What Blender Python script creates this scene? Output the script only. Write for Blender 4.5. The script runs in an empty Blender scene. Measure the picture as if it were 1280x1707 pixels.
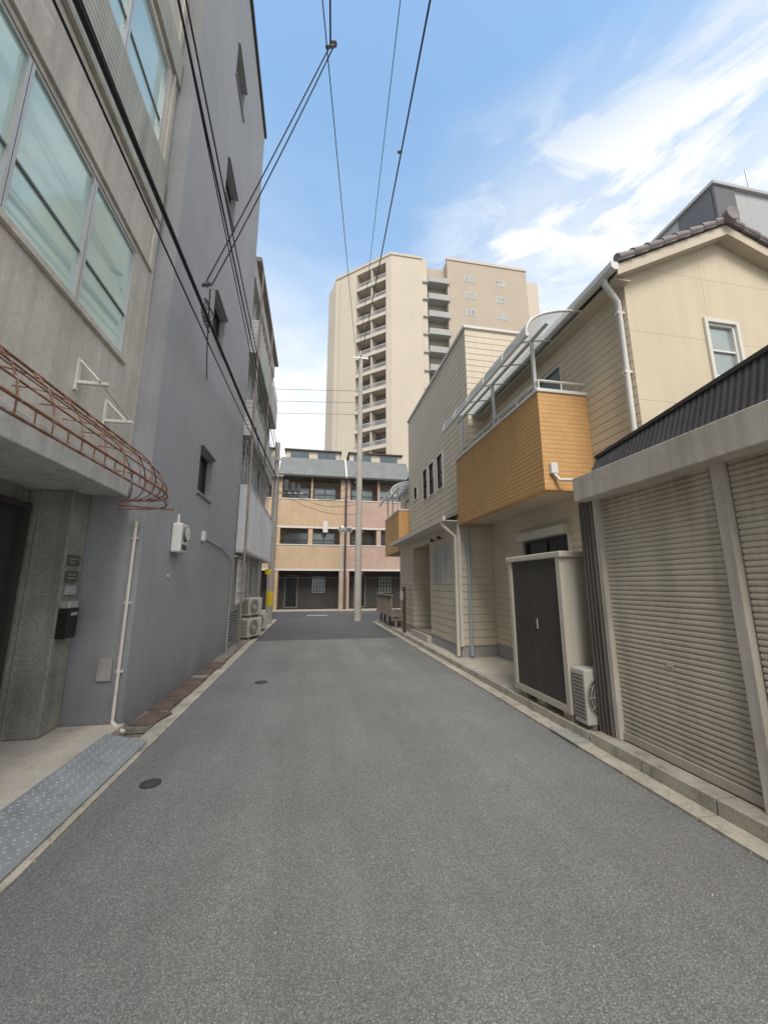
import bpy, math, random, bmesh
from mathutils import Vector, Matrix
random.seed(7)
V=Vector
SC=bpy.context.scene
COL=SC.collection

# ---------------------------------------------------------------- materials
def nd(nt,t,**k):
    n=nt.nodes.new(t)
    for a,b in k.items(): setattr(n,a,b)
    return n
def mathn(nt,op,a,b=None,clamp=False):
    n=nd(nt,'ShaderNodeMath',operation=op,use_clamp=clamp)
    for i,x in enumerate((a,b)):
        if x is None: continue
        if isinstance(x,(int,float)): n.inputs[i].default_value=x
        else: nt.links.new(x,n.inputs[i])
    return n.outputs[0]
def mapr(nt,x,a,b,c,d):
    n=nd(nt,'ShaderNodeMapRange')
    nt.links.new(x,n.inputs[0])
    for i,q in enumerate((a,b,c,d)): n.inputs[i+1].default_value=q
    return n.outputs[0]
def noise(nt,vec,scale,detail=4,rough=.6,dist=0):
    n=nd(nt,'ShaderNodeTexNoise')
    n.inputs['Scale'].default_value=scale; n.inputs['Detail'].default_value=detail
    n.inputs['Roughness'].default_value=rough; n.inputs['Distortion'].default_value=dist
    nt.links.new(vec,n.inputs['Vector'])
    return n.outputs[0]
def vscale(nt,vec,s):
    n=nd(nt,'ShaderNodeMapping'); n.inputs['Scale'].default_value=s
    nt.links.new(vec,n.inputs[0]); return n.outputs[0]
def tint(nt,col,fac):
    n=nd(nt,'ShaderNodeVectorMath',operation='SCALE')
    if isinstance(col,tuple): n.inputs[0].default_value=col[:3]
    else: nt.links.new(col,n.inputs[0])
    nt.links.new(fac,n.inputs['Scale']); return n.outputs[0]
def mixc(nt,fac,a,b):
    n=nd(nt,'ShaderNodeMix',data_type='RGBA')
    if isinstance(fac,(int,float)): n.inputs[0].default_value=fac
    else: nt.links.new(fac,n.inputs[0])
    for i,x in ((6,a),(7,b)):
        if isinstance(x,tuple): n.inputs[i].default_value=tuple(x[:3])+(1,)
        else: nt.links.new(x,n.inputs[i])
    return n.outputs[2]

def mk(name,col,rough=.8,var=.12,scale=1.5,bump=.15,bscale=60,bdist=.004,streak=0.,dirt=0.,dirtcol=None,
       metal=0.,spec=.4,lap=None,brick=None,speck=None,speckcol=(.5,.5,.48),fine=.06,panel=None,groundirt=0.,patch=None,lump=None,wear=0.,aggr=None,topdirt=None,linebump=.012):
    m=bpy.data.materials.new(name); m.use_nodes=True; nt=m.node_tree
    bs=nt.nodes['Principled BSDF']
    tc=nd(nt,'ShaderNodeTexCoord'); oc=tc.outputs['Object']
    f=mapr(nt,noise(nt,oc,scale,5,.6),.3,.7,1-var,1+var)
    f2=mapr(nt,noise(nt,oc,bscale,3,.6),.3,.7,1-fine,1+fine)
    f=mathn(nt,'MULTIPLY',f,f2)
    if streak:
        s=noise(nt,vscale(nt,oc,(7,7,.35)),1.,5,.65)
        f=mathn(nt,'MULTIPLY',f,mapr(nt,s,.42,.75,1.,1-streak))
    if wear:
        s=noise(nt,vscale(nt,oc,(2.2,.16,1)),1.,5,.6)
        f=mathn(nt,'MULTIPLY',f,mapr(nt,s,.3,.7,1-wear,1+wear))
    if aggr:
        asc,aa=aggr
        va=nd(nt,'ShaderNodeTexVoronoi'); va.inputs['Scale'].default_value=asc; nt.links.new(oc,va.inputs['Vector'])
        sa=nd(nt,'ShaderNodeSeparateColor'); nt.links.new(va.outputs['Color'],sa.inputs[0])
        f=mathn(nt,'MULTIPLY',f,mapr(nt,sa.outputs[2],0,1,1-aa,1+aa))
        f=mathn(nt,'MULTIPLY',f,mapr(nt,va.outputs['Distance'],.3,.75,1+aa*.2,1-aa*.6))
    sep=nd(nt,'ShaderNodeSeparateXYZ'); nt.links.new(oc,sep.inputs[0])
    xy=mathn(nt,'ADD',sep.outputs[0],sep.outputs[1])
    if groundirt:
        gn=mathn(nt,'ADD',sep.outputs[2],mathn(nt,'MULTIPLY',noise(nt,oc,3.,4),-.5))
        g=mapr(nt,gn,-.2,.55,1-groundirt,1.)
        f=mathn(nt,'MULTIPLY',f,g)
    h=None
    if lap:
        pitch,dark=lap
        fr=mathn(nt,'FRACT',mathn(nt,'MULTIPLY',sep.outputs[2],1/pitch))
        ln=mapr(nt,fr,0.,.10,1-dark,1.)
        ln2=mapr(nt,fr,.9,1.,1.,1.06)
        f=mathn(nt,'MULTIPLY',f,mathn(nt,'MULTIPLY',ln,ln2))
        h=mapr(nt,fr,0.,.14,0.,1.)
        h=mathn(nt,'MULTIPLY',h,mapr(nt,fr,.1,1.,1.,.8))
    if lump:
        pitch,dark=lump
        fr=mathn(nt,'FRACT',mathn(nt,'MULTIPLY',sep.outputs[2],1/pitch))
        ar=mathn(nt,'MULTIPLY',mathn(nt,'SINE',mathn(nt,'MULTIPLY',fr,math.pi)),1.)
        rowi=mathn(nt,'FLOOR',mathn(nt,'MULTIPLY',sep.outputs[2],1/pitch))
        cb=nd(nt,'ShaderNodeCombineXYZ'); nt.links.new(mathn(nt,'MULTIPLY',xy,11.),cb.inputs[0]); nt.links.new(mathn(nt,'MULTIPLY',rowi,3.7),cb.inputs[1])
        ln=noise(nt,cb.outputs[0],1.,2,.5)
        f=mathn(nt,'MULTIPLY',f,mapr(nt,ar,0.,.40,1-dark,1.))
        f=mathn(nt,'MULTIPLY',f,mapr(nt,ln,.3,.7,.95,1.05))
        h=mathn(nt,'MULTIPLY',mathn(nt,'POWER',ar,.4),mapr(nt,ln,.3,.7,.6,1.))
    if panel:
        pu,pz,dark=panel
        a=mathn(nt,'FRACT',mathn(nt,'MULTIPLY',xy,1/pu)); b=mathn(nt,'FRACT',mathn(nt,'MULTIPLY',sep.outputs[2],1/pz))
        wa=.012/pu; wb=.012/pz
        if pu>2.5: wa*=5; wb*=5
        la=mapr(nt,a,wa*.8,wa,1-dark,1.); lb=mapr(nt,b,wb*.8,wb,1-dark,1.)
        f=mathn(nt,'MULTIPLY',f,mathn(nt,'MINIMUM',la,lb))
    cs=tint(nt,tuple(col),f)
    if brick:
        bw,bh,mort,dark=brick
        cb=nd(nt,'ShaderNodeCombineXYZ'); nt.links.new(xy,cb.inputs[0]); nt.links.new(sep.outputs[2],cb.inputs[1])
        bt=nd(nt,'ShaderNodeTexBrick'); nt.links.new(cb.outputs[0],bt.inputs['Vector'])
        bt.inputs['Scale'].default_value=1; bt.inputs['Brick Width'].default_value=bw; bt.inputs['Row Height'].default_value=bh
        bt.inputs['Mortar Size'].default_value=mort; bt.inputs['Mortar Smooth'].default_value=.5
        bt.inputs['Color1'].default_value=(1,1,1,1); bt.inputs['Color2'].default_value=(.9,.9,.9,1)
        bt.inputs['Mortar'].default_value=(1-dark,)*3+(1,)
        mm=nd(nt,'ShaderNodeVectorMath',operation='MULTIPLY'); nt.links.new(cs,mm.inputs[0]); nt.links.new(bt.outputs['Color'],mm.inputs[1])
        cs=mm.outputs[0]
        h=mathn(nt,'SUBTRACT',1.,bt.outputs['Fac'])
    if dirt:
        d=noise(nt,oc,scale*2.3,6,.7,.5)
        cs=mixc(nt,mapr(nt,d,.5,.72,0.,dirt),cs,dirtcol or (col[0]*.4,col[1]*.38,col[2]*.35))
    if topdirt:
        zt,ln_,amt,tcol=topdirt
        s=noise(nt,vscale(nt,oc,(9,9,.25)),1.,4,.6)
        k=mathn(nt,'MULTIPLY',mapr(nt,s,.40,.68,0.,1.),mapr(nt,sep.outputs[2],zt-ln_,zt,0.,amt))
        cs=mixc(nt,k,cs,tcol)
    if patch:
        pc,ps,lo,hi=patch
        d=noise(nt,oc,ps,4,.6,.3)
        cs=mixc(nt,mapr(nt,d,lo,hi,0.,1.),cs,pc)
    if speck:
        ssc,thr=speck
        vo=nd(nt,'ShaderNodeTexVoronoi'); vo.inputs['Scale'].default_value=ssc; nt.links.new(oc,vo.inputs['Vector'])
        s1=nd(nt,'ShaderNodeSeparateColor'); nt.links.new(vo.outputs['Color'],s1.inputs[0])
        sel=mapr(nt,s1.outputs[0],thr,min(1,thr+.02),0.,1.)
        sh=mapr(nt,vo.outputs['Distance'],.25,.45,1.,0.)
        k=mathn(nt,'MULTIPLY',sel,sh)
        k=mathn(nt,'MULTIPLY',k,mapr(nt,s1.outputs[1],0,1,.15,1.))
        cs=mixc(nt,k,cs,speckcol)
    nt.links.new(cs,bs.inputs['Base Color'])
    bs.inputs['Roughness'].default_value=rough; bs.inputs['Metallic'].default_value=metal
    bs.inputs['Specular IOR Level'].default_value=spec
    hn=noise(nt,oc,bscale,4,.65)
    bp=nd(nt,'ShaderNodeBump'); bp.inputs['Strength'].default_value=bump; bp.inputs['Distance'].default_value=bdist
    nt.links.new(hn,bp.inputs['Height'])
    if h is not None:
        b2=nd(nt,'ShaderNodeBump'); b2.inputs['Strength'].default_value=.8; b2.inputs['Distance'].default_value=linebump
        nt.links.new(h,b2.inputs['Height']); nt.links.new(bp.outputs[0],b2.inputs['Normal'])
        nt.links.new(b2.outputs[0],bs.inputs['Normal'])
    else: nt.links.new(bp.outputs[0],bs.inputs['Normal'])
    return m

def glassmat(name,col,metal=.7,rough=.04,var=.25,spec=.8):
    return mk(name,col,rough=rough,var=var,scale=.9,bump=.05,bscale=2.,bdist=.01,metal=metal,spec=spec,fine=.03)

def plasticsheet():
    m=bpy.data.materials.new('polycarbonate'); m.use_nodes=True; nt=m.node_tree
    for n in list(nt.nodes): nt.nodes.remove(n)
    o=nd(nt,'ShaderNodeOutputMaterial'); t=nd(nt,'ShaderNodeBsdfTransparent'); t.inputs[0].default_value=(.9,.93,.95,1)
    p=nd(nt,'ShaderNodeBsdfPrincipled'); p.inputs['Base Color'].default_value=(.58,.60,.60,1); p.inputs['Roughness'].default_value=.25
    tl=nd(nt,'ShaderNodeBsdfTranslucent'); tl.inputs[0].default_value=(.56,.58,.58,1)
    m1=nd(nt,'ShaderNodeMixShader'); m1.inputs[0].default_value=.55; nt.links.new(p.outputs[0],m1.inputs[1]); nt.links.new(tl.outputs[0],m1.inputs[2])
    tc=nd(nt,'ShaderNodeTexCoord')
    mx=nd(nt,'ShaderNodeMixShader'); nt.links.new(mapr(nt,noise(nt,tc.outputs['Object'],3.,4),.3,.7,.68,.9),mx.inputs[0])
    nt.links.new(t.outputs[0],mx.inputs[1]); nt.links.new(m1.outputs[0],mx.inputs[2]); nt.links.new(mx.outputs[0],o.inputs[0])
    return m

M={}
M['asphalt']=mk('asphalt',(.205,.208,.207),rough=.92,var=.11,scale=.7,bump=1.,bscale=130,bdist=.007,fine=.26,speck=(130,.90),speckcol=(.52,.52,.50),dirt=.32,dirtcol=(.145,.147,.146),wear=.12,aggr=(160,.30),patch=((.235,.237,.235),.55,.60,.72))
M['asphalt_new']=mk('asphalt_new',(.105,.107,.11),rough=.92,var=.12,scale=.9,bump=.8,bscale=130,bdist=.005,fine=.2,speck=(90,.93),speckcol=(.26,.26,.25),aggr=(150,.22))
M['ground']=mk('ground_dirt',(.2,.19,.17),var=.2,scale=.5)
M['kerb']=mk('kerb_concrete',(.46,.43,.365),var=.2,scale=3,bump=.5,bscale=90,dirt=.8,dirtcol=(.17,.155,.125),fine=.14,aggr=(140,.10))
M['terrazzo']=mk('terrazzo_floor',(.58,.53,.46),var=.15,scale=2.5,bump=.3,bscale=120,dirt=.5,dirtcol=(.30,.27,.22),speck=(130,.75),speckcol=(.36,.33,.29),fine=.14,aggr=(140,.12))
M['concreteA']=mk('stained_concrete',(.60,.565,.51),var=.15,scale=1.1,bump=.4,bscale=35,streak=.26,dirt=.42,dirtcol=(.37,.36,.31),fine=.09,patch=((.68,.66,.62),1.6,.66,.72))
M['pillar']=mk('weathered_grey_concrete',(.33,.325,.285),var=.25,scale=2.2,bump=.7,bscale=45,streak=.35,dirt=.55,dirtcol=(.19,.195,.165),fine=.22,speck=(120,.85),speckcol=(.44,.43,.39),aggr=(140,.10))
M['slab']=mk('pale_slab_concrete',(.58,.57,.54),var=.12,scale=2,streak=.25,dirt=.4,topdirt=(2.7,.3,.7,(.3,.29,.25)))
M['paintB']=mk('grey_paint',(.365,.375,.40),var=.09,scale=.5,bump=.5,bscale=28,bdist=.003,streak=.07,groundirt=.2,fine=.06,dirt=.22,dirtcol=(.30,.307,.325),patch=((.40,.41,.43),.8,.62,.82))
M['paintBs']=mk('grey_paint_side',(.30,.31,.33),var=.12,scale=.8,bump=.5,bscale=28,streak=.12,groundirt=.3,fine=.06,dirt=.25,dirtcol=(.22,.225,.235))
M['oldC']=mk('old_grey_render',(.44,.43,.42),var=.18,scale=1.,streak=.35,dirt=.4,bump=.3)
M['greyC']=mk('grey_slatted_panel',(.52,.52,.515),var=.12,scale=1.5,streak=.3,lap=(.12,.3),rough=.6)
M['brownC']=mk('brown_old_panel',(.28,.25,.22),var=.2,scale=2,streak=.3)
M['whitecorr']=mk('white_corrugated',(.64,.65,.68),var=.08,scale=2,streak=.25,rough=.5,bump=.05)
M['green_rib']=mk('ribbed_green_grey',(.44,.44,.385),var=.15,scale=2,streak=.35,rough=.55,lap=(.075,.45))
M['alu']=mk('aluminium',(.52,.53,.53),rough=.4,metal=.35,var=.06,bump=.05)
M['whitealu']=mk('white_aluminium',(.68,.68,.66),rough=.35,var=.07,bump=.03,dirt=.15)
M['darkframe']=mk('dark_frame',(.05,.048,.045),rough=.45,var=.1,bump=.05)
M['black']=mk('black_metal',(.02,.02,.022),rough=.5,var=.1,bump=.05)
M['glassA']=glassmat('teal_window_glass',(.50,.68,.655),metal=.16,rough=.07,var=.10,spec=.7)
M['greytransom']=mk('grey_transom',(.18,.20,.20),rough=.5,var=.1,bump=.05)
M['glassD']=glassmat('dark_window_glass',(.10,.13,.15),metal=.4,rough=.06)
M['glassK']=glassmat('near_black_glass',(.03,.035,.04),metal=0,rough=.12,spec=.25)
M['glassT']=glassmat('pale_window_glass',(.36,.41,.41),metal=.4,rough=.15)
M['frost']=mk('frosted_glass',(.36,.41,.40),rough=.3,var=.1,scale=3,spec=.6,bump=.2,bscale=80)
M['rust']=mk('rusted_steel',(.26,.13,.085),rough=.85,var=.35,scale=6,bump=.6,bscale=90,dirt=.9,dirtcol=(.52,.45,.39),fine=.2)
M['rustplate']=mk('rusty_plate',(.15,.105,.09),rough=.85,var=.35,scale=5,bump=.6,bscale=90,dirt=.7,dirtcol=(.08,.07,.065),fine=.2)
M['whitesteel']=mk('chipped_white_steel',(.68,.66,.61),rough=.6,var=.1,scale=5,dirt=.35,dirtcol=(.35,.2,.1))
M['checker']=mk('checker_plate',(.42,.45,.47),rough=.42,metal=.45,var=.14,scale=4,bump=.1,bscale=60,dirt=.5,dirtcol=(.26,.26,.26))
M['siding']=mk('cream_siding',(.64,.57,.445),var=.05,scale=1.2,bump=.2,bscale=90,lap=(.112,.34),rough=.7,streak=.08,fine=.04)
M['sidingE']=mk('beige_siding',(.63,.565,.45),var=.05,scale=1.2,bump=.2,bscale=90,lap=(.150,.34),rough=.7,streak=.09,fine=.04)
M['gable']=mk('yellow_cream_panel',(.59,.52,.395),var=.05,scale=1.,bump=.3,bscale=80,panel=(1.82,.91,.25),rough=.75,streak=.08,fine=.05)
M['orange']=mk('ochre_stone_siding',(.58,.345,.145),var=.05,scale=3,bump=.3,bscale=60,bdist=.004,lump=(.062,.24),rough=.75,fine=.06,streak=.06,linebump=.005)
M['founding']=mk('grey_foundation',(.42,.425,.42),var=.1,scale=2,dirt=.3,groundirt=.2)
M['rooftile']=mk('grey_brown_roof_tile',(.22,.195,.195),var=.2,scale=4,bump=.4,rough=.6)
M['whitetrim']=mk('white_trim',(.64,.62,.58),var=.05,rough=.5,bump=.05)
M['bluepipe']=mk('blue_grey_pipe',(.34,.42,.48),var=.08,rough=.5)
M['creampipe']=mk('cream_pipe',(.62,.58,.50),var=.06,rough=.5)
M['shutter']=mk('beige_shutter',(.64,.585,.49),rough=.5,var=.08,scale=1.5,bump=.12,bscale=50,streak=.28,dirt=.35,dirtcol=(.42,.36,.28),groundirt=.30,fine=.05,topdirt=(2.4,.5,.75,(.26,.16,.11)))
M['fascia']=mk('dirty_cream_fascia',(.62,.58,.51),var=.10,scale=2,streak=.32,dirt=.4,dirtcol=(.42,.34,.26),rough=.6,topdirt=(2.6,.3,.5,(.36,.32,.27)))
M['darkcorr']=mk('dark_grey_corrugated',(.06,.06,.063),rough=.6,var=.25,scale=2,streak=.3,dirt=.3)
M['browncorr']=mk('brown_corrugated',(.13,.11,.10),rough=.6,var=.2,scale=2,streak=.2)
M['shedbody']=mk('cream_shed_metal',(.63,.585,.50),rough=.45,var=.05,bump=.08,groundirt=.2)
M['sheddoor']=mk('dark_grey_ribbed_door',(.085,.078,.073),rough=.4,var=.1,bump=.1)
M['acwhite']=mk('air_conditioner_white',(.60,.585,.53),rough=.5,var=.06,bump=.05,groundirt=.15)
M['acdark']=mk('air_conditioner_grille',(.13,.13,.125),rough=.6)
M['pole']=mk('pole_concrete',(.43,.41,.375),var=.12,scale=2,streak=.2,bump=.3)
M['cable']=mk('cable_rubber',(.018,.018,.02),rough=.6)
M['ochretile']=mk('ochre_brick_tile',(.60,.455,.305),var=.08,scale=1.2,brick=(.24,.075,.006,.10),bump=.2,streak=.12)
M['pinktile']=mk('salmon_brick_tile',(.55,.395,.33),var=.08,scale=1.2,brick=(.24,.075,.006,.10),bump=.2,streak=.12)
M['slate']=mk('grey_slate_roof',(.17,.185,.19),var=.12,scale=2,lap=(.2,.35),rough=.7)
M['creamwall']=mk('cream_wall',(.56,.50,.405),var=.08,streak=.1)
M['towerA']=mk('cream_tower_panel',(.53,.475,.395),var=.05,scale=.15,bump=.1,bscale=8,streak=.06,panel=(5.2,3.6,.10),fine=.03)
M['towerB']=mk('tan_tower_tile',(.43,.37,.295),var=.05,scale=.15,bump=.1,bscale=8,streak=.06,panel=(8,3.6,.10),fine=.03)
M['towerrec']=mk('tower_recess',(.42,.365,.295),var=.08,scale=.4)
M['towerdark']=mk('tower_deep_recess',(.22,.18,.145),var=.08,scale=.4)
M['towersl']=mk('tower_balcony_slab',(.53,.485,.415),var=.05,scale=.4)
M['bluegrey_sl']=mk('tower_grey_balcony',(.36,.37,.36),var=.05,scale=.4)
M['modern']=mk('light_grey_cladding',(.38,.39,.41),var=.05,scale=.3,panel=(3.,1.5,.1))
M['moderndark']=mk('dark_grey_cladding',(.12,.125,.14),var=.08,scale=.3)
M['paint']=mk('road_paint_white',(.68,.68,.66),var=.15,scale=4,dirt=.5,dirtcol=(.25,.25,.25),bump=.4,bscale=120)
M['iron']=mk('cast_iron',(.07,.07,.07),rough=.6,var=.25,scale=8,brick=(.03,.03,.004,.4))
M['yellow']=mk('yellow_plastic',(.75,.55,.03),rough=.5)
M['wood']=mk('brown_wood',(.10,.06,.045),rough=.7,var=.2,scale=4)
M['greywood']=mk('weathered_timber',(.27,.23,.19),rough=.8,var=.2,scale=4)
M['door']=mk('dark_glazed_door',(.05,.055,.055),rough=.15,metal=.2)
M['poly']=plasticsheet()
M['mirror']=glassmat('mirror_face',(.7,.72,.75),metal=1,rough=.03,var=.05)
M['orangeplastic']=mk('pale_mirror_shell',(.62,.56,.50),rough=.4)
M['grime']=mk('gutter_grime',(.24,.225,.195),var=.3,scale=3,bump=.6,bscale=70,dirt=.6,dirtcol=(.10,.09,.08))
M['weed']=mk('weed_leaf',(.07,.11,.035),var=.3,scale=9)
M['platedark']=mk('bronze_name_plate',(.16,.15,.135),rough=.35,metal=.5,var=.1)
M['platetext']=mk('pale_engraving',(.5,.5,.47),rough=.5)
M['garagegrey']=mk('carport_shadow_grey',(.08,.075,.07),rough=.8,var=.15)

# ---------------------------------------------------------------- geometry
class G:
    def __init__(s): s.v=[];s.f=[];s.m=[];s.sm=[];s.cur=0
    def add(s,vs,fs,smooth=False):
        b=len(s.v); s.v+= [V(p) for p in vs]
        for f in fs: s.f.append([b+i for i in f]); s.m.append(s.cur); s.sm.append(smooth)
        return s
    def box(s,x0,x1,y0,y1,z0,z1):
        return s.add([(x0,y0,z0),(x1,y0,z0),(x1,y1,z0),(x0,y1,z0),(x0,y0,z1),(x1,y0,z1),(x1,y1,z1),(x0,y1,z1)],
          [(0,3,2,1),(4,5,6,7),(0,1,5,4),(1,2,6,5),(2,3,7,6),(3,0,4,7)])
    def fb(s,F,u0,u1,z0,z1,n0,n1):
        P=lambda u,z,n:F[0]+F[1]*u+F[2]*n+V((0,0,z))
        return s.add([P(u0,z0,n0),P(u1,z0,n0),P(u1,z0,n1),P(u0,z0,n1),P(u0,z1,n0),P(u1,z1,n0),P(u1,z1,n1),P(u0,z1,n1)],
          [(0,3,2,1),(4,5,6,7),(0,1,5,4),(1,2,6,5),(2,3,7,6),(3,0,4,7)])
    def quad(s,*p): return s.add(p,[tuple(range(len(p)))])
    def prism(s,poly,vec):
        n=len(poly); vec=V(vec)
        vs=[V(p) for p in poly]+[V(p)+vec for p in poly]
        fs=[tuple(range(n)),tuple(range(2*n-1,n-1,-1))]+[(i,(i+1)%n,n+(i+1)%n,n+i) for i in range(n)]
        return s.add(vs,fs)
    def cyl(s,p0,p1,r0,r1=None,n=12,cap=True):
        p0=V(p0);p1=V(p1); r1=r0 if r1 is None else r1
        d=(p1-p0).normalized(); a=V((0,0,1)) if abs(d.z)<.9 else V((1,0,0))
        u=d.cross(a).normalized(); w=d.cross(u)
        vs=[]
        for p,r in ((p0,r0),(p1,r1)):
            for i in range(n):
                t=2*math.pi*i/n; vs.append(p+u*math.cos(t)*r+w*math.sin(t)*r)
        s.add(vs,[(i,(i+1)%n,n+(i+1)%n,n+i) for i in range(n)],True)
        if cap:
            s.add(vs[:n],[tuple(range(n))]); s.add(vs[n:],[tuple(range(n-1,-1,-1))])
        return s
    def tube(s,pts,r,n=6):
        pts=[V(p) for p in pts]; vs=[];fs=[]
        k=len(pts); prev=None
        for i,p in enumerate(pts):
            d=(pts[min(i+1,k-1)]-pts[max(i-1,0)]).normalized()
            if prev is None:
                a=V((0,0,1)) if abs(d.z)<.9 else V((1,0,0)); u=d.cross(a).normalized()
            else: u=(prev-d*prev.dot(d)).normalized()
            prev=u; w=d.cross(u)
            for j in range(n):
                t=2*math.pi*j/n; vs.append(p+u*math.cos(t)*r+w*math.sin(t)*r)
        for i in range(k-1):
            for j in range(n): fs.append((i*n+j,i*n+(j+1)%n,(i+1)*n+(j+1)%n,(i+1)*n+j))
        s.add(vs,fs,True)
        s.add(vs[:n],[tuple(range(n))]); s.add(vs[-n:],[tuple(range(n-1,-1,-1))])
        return s
    def wall(s,F,u0,u1,z0,z1,holes,depth=.12):
        us=sorted({u0,u1}|{h[0] for h in holes}|{h[1] for h in holes}); zs=sorted({z0,z1}|{h[2] for h in holes}|{h[3] for h in holes})
        P=lambda u,z,n=0:F[0]+F[1]*u+F[2]*n+V((0,0,z))
        for i in range(len(us)-1):
            for j in range(len(zs)-1):
                cu=(us[i]+us[i+1])/2; cz=(zs[j]+zs[j+1])/2
                if any(h[0]<cu<h[1] and h[2]<cz<h[3] for h in holes): continue
                s.quad(P(us[i],zs[j]),P(us[i+1],zs[j]),P(us[i+1],zs[j+1]),P(us[i],zs[j+1]))
        for a,b,c,d in holes:
            s.quad(P(a,c),P(a,d),P(a,d,-depth),P(a,c,-depth)); s.quad(P(b,c),P(b,d),P(b,d,-depth),P(b,c,-depth))
            s.quad(P(a,c),P(b,c),P(b,c,-depth),P(a,c,-depth)); s.quad(P(a,d),P(b,d),P(b,d,-depth),P(a,d,-depth))
        return s

BASE={}
def place(name,g,mats,loc=(0,0,0),parent=None,bevel=0,**props):
    loc=V(loc)
    me=bpy.data.meshes.new(name)
    base=BASE[parent.name] if parent is not None else loc
    me.from_pydata([tuple(p-base) for p in g.v],[],g.f)
    if not isinstance(mats,(list,tuple)): mats=[mats]
    for m in mats: me.materials.append(M[m])
    for p,mi,sm in zip(me.polygons,g.m,g.sm): p.material_index=mi; p.use_smooth=sm
    bm=bmesh.new(); bm.from_mesh(me); bmesh.ops.recalc_face_normals(bm,faces=bm.faces); bm.to_mesh(me); bm.free()
    o=bpy.data.objects.new(name,me); COL.objects.link(o)
    BASE[o.name]=base
    if parent is not None: o.parent=parent
    else: o.location=loc
    if bevel:
        b=o.modifiers.new('bevel','BEVEL'); b.width=bevel; b.segments=2; b.limit_method='ANGLE'; b.angle_limit=math.radians(50)
    for k,v in props.items(): o[k]=v
    return o
def thing(name,loc,label,category,group=None):
    e=bpy.data.objects.new(name,None); COL.objects.link(e); e.location=loc; e.empty_display_size=.3
    BASE[e.name]=V(loc); e['label']=label; e['category']=category
    if group: e['group']=group
    return e
def sett(name,g,mat,loc=(0,0,0)):
    return place(name,g,mat,loc,kind='structure')

def window(parent,F,u0,u1,z0,z1,depth=.1,fm='whitealu',gm='glassD',nv=2,nh=1,fw=.04,trim=0,tm=None,name='window',sill=False):
    g=G(); n0=-depth; n1=-depth+.05
    if trim:
        n0=0.002;n1=.045
    g.fb(F,u0,u1,z0,z0+fw,n0,n1); g.fb(F,u0,u1,z1-fw,z1,n0,n1)
    g.fb(F,u0,u0+fw,z0+fw,z1-fw,n0,n1); g.fb(F,u1-fw,u1,z0+fw,z1-fw,n0,n1)
    for i in range(1,nv):
        c=u0+(u1-u0)*i/nv; g.fb(F,c-fw*.5,c+fw*.5,z0+fw,z1-fw,n0,n1-.004)
    for i in range(1,nh):
        c=z0+(z1-z0)*i/nh; g.fb(F,u0+fw,u1-fw,c-fw*.35,c+fw*.35,n0,n1-.008)
    w=place(name,g,fm,parent=parent)
    q=G(); q.fb(F,u0+fw*.5,u1-fw*.5,z0+fw*.5,z1-fw*.5,n0+.004,n0+.018)
    place('glass',q,gm,parent=w)
    return w
def FX(x,sgn): return (V((x,0,0)),V((0,1,0)),V((sgn,0,0)))
def FY(y): return (V((0,y,0)),V((1,0,0)),V((0,-1,0)))

# ================================================================ SETTING
sett('ground',G().quad((-400,-100,-.03),(400,-100,-.03),(400,700,-.03),(-400,700,-.03)),'ground')
sett('road',G().quad((-1.45,-8,0),(2.5,-8,0),(2.5,11.3,0),(-1.45,11.3,0)),'asphalt')
g=G(); g.quad((-1.45,11.3,0),(2.5,11.3,0),(2.5,16.2,0),(-1.45,16.2,0)); g.quad((-60,16.2,0),(60,16.2,0),(60,23.2,0),(-60,23.2,0))
sett('side_road',g,'asphalt_new')
sett('road_marking',G().quad((-.2,19.9,.004),(.8,19.9,.004),(.8,20.15,.004),(-.2,20.15,.004)),'paint')
g=G(); 
y=-8
while y<16.2: g.box(-1.62,-1.452,y+.004,y+1.996,-.02,.012); y+=2
sett('left_gutter',g,'kerb')
g=G(); g.box(-1.895,-1.624,4.75,16.2,-.02,.03); sett('left_kerb',g,'grime')
g=G(); g.box(-2.85,-1.84,-8,4.69,-.02,.1); o=sett('entrance_pavement',g,'terrazzo')
g=G(); g.box(-1.838,-1.624,-8,4.5,-.02,.02); sett('entrance_gutter',g,'kerb')
g=G()
y=-6
while y<16:
    l=.6; g.box(2.503,2.66,y+.006,y+l-.006,-.02,.018); y+=l
sett('right_gutter',g,'kerb')
g=G()
y=-6
while y<3.5:
    g.box(2.664,2.86,y+.006,y+.6-.006,-.02,.11); y+=.6
sett('garage_kerb',g,'kerb')
g=G(); g.box(2.742,6.,3.62,16.2,-.02,.085); sett('right_pavement',g,'terrazzo')
g=G()
y=3.62
while y<16:
    g.box(2.664,2.74,y+.005,y+.595,-.02,.10); y+=.6
sett('right_kerb',g,'kerb')

def manhole(x,y,r,lab):
    g=G(); g.cyl((x,y,-.01),(x,y,.006),r,n=28)
    g.cyl((x,y,.006),(x,y,.009),r*.82,n=28)
    o=place('manhole_cover',g,'iron',loc=(x,y,0)); o['label']=lab; o['category']='manhole cover'; o['group']='small utility covers in the asphalt'
manhole(-1.165,3.55,.075,'small round dark iron cover set in asphalt')
manhole(-.73,6.64,.10,'round dark utility cover set in asphalt')
g=G()
for k in range(9): g.box(2.50,2.66,3.56+k*.045,3.575+k*.045,.019,.028)
for x in (2.49,2.66): g.box(x,x+.012,3.54,3.96,.019,.03)
o=place('drain_grate',g,'alu',loc=(2.58,3.75,0)); o['label']='small steel grate set in the concrete gutter'; o['category']='drain grate'

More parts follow.
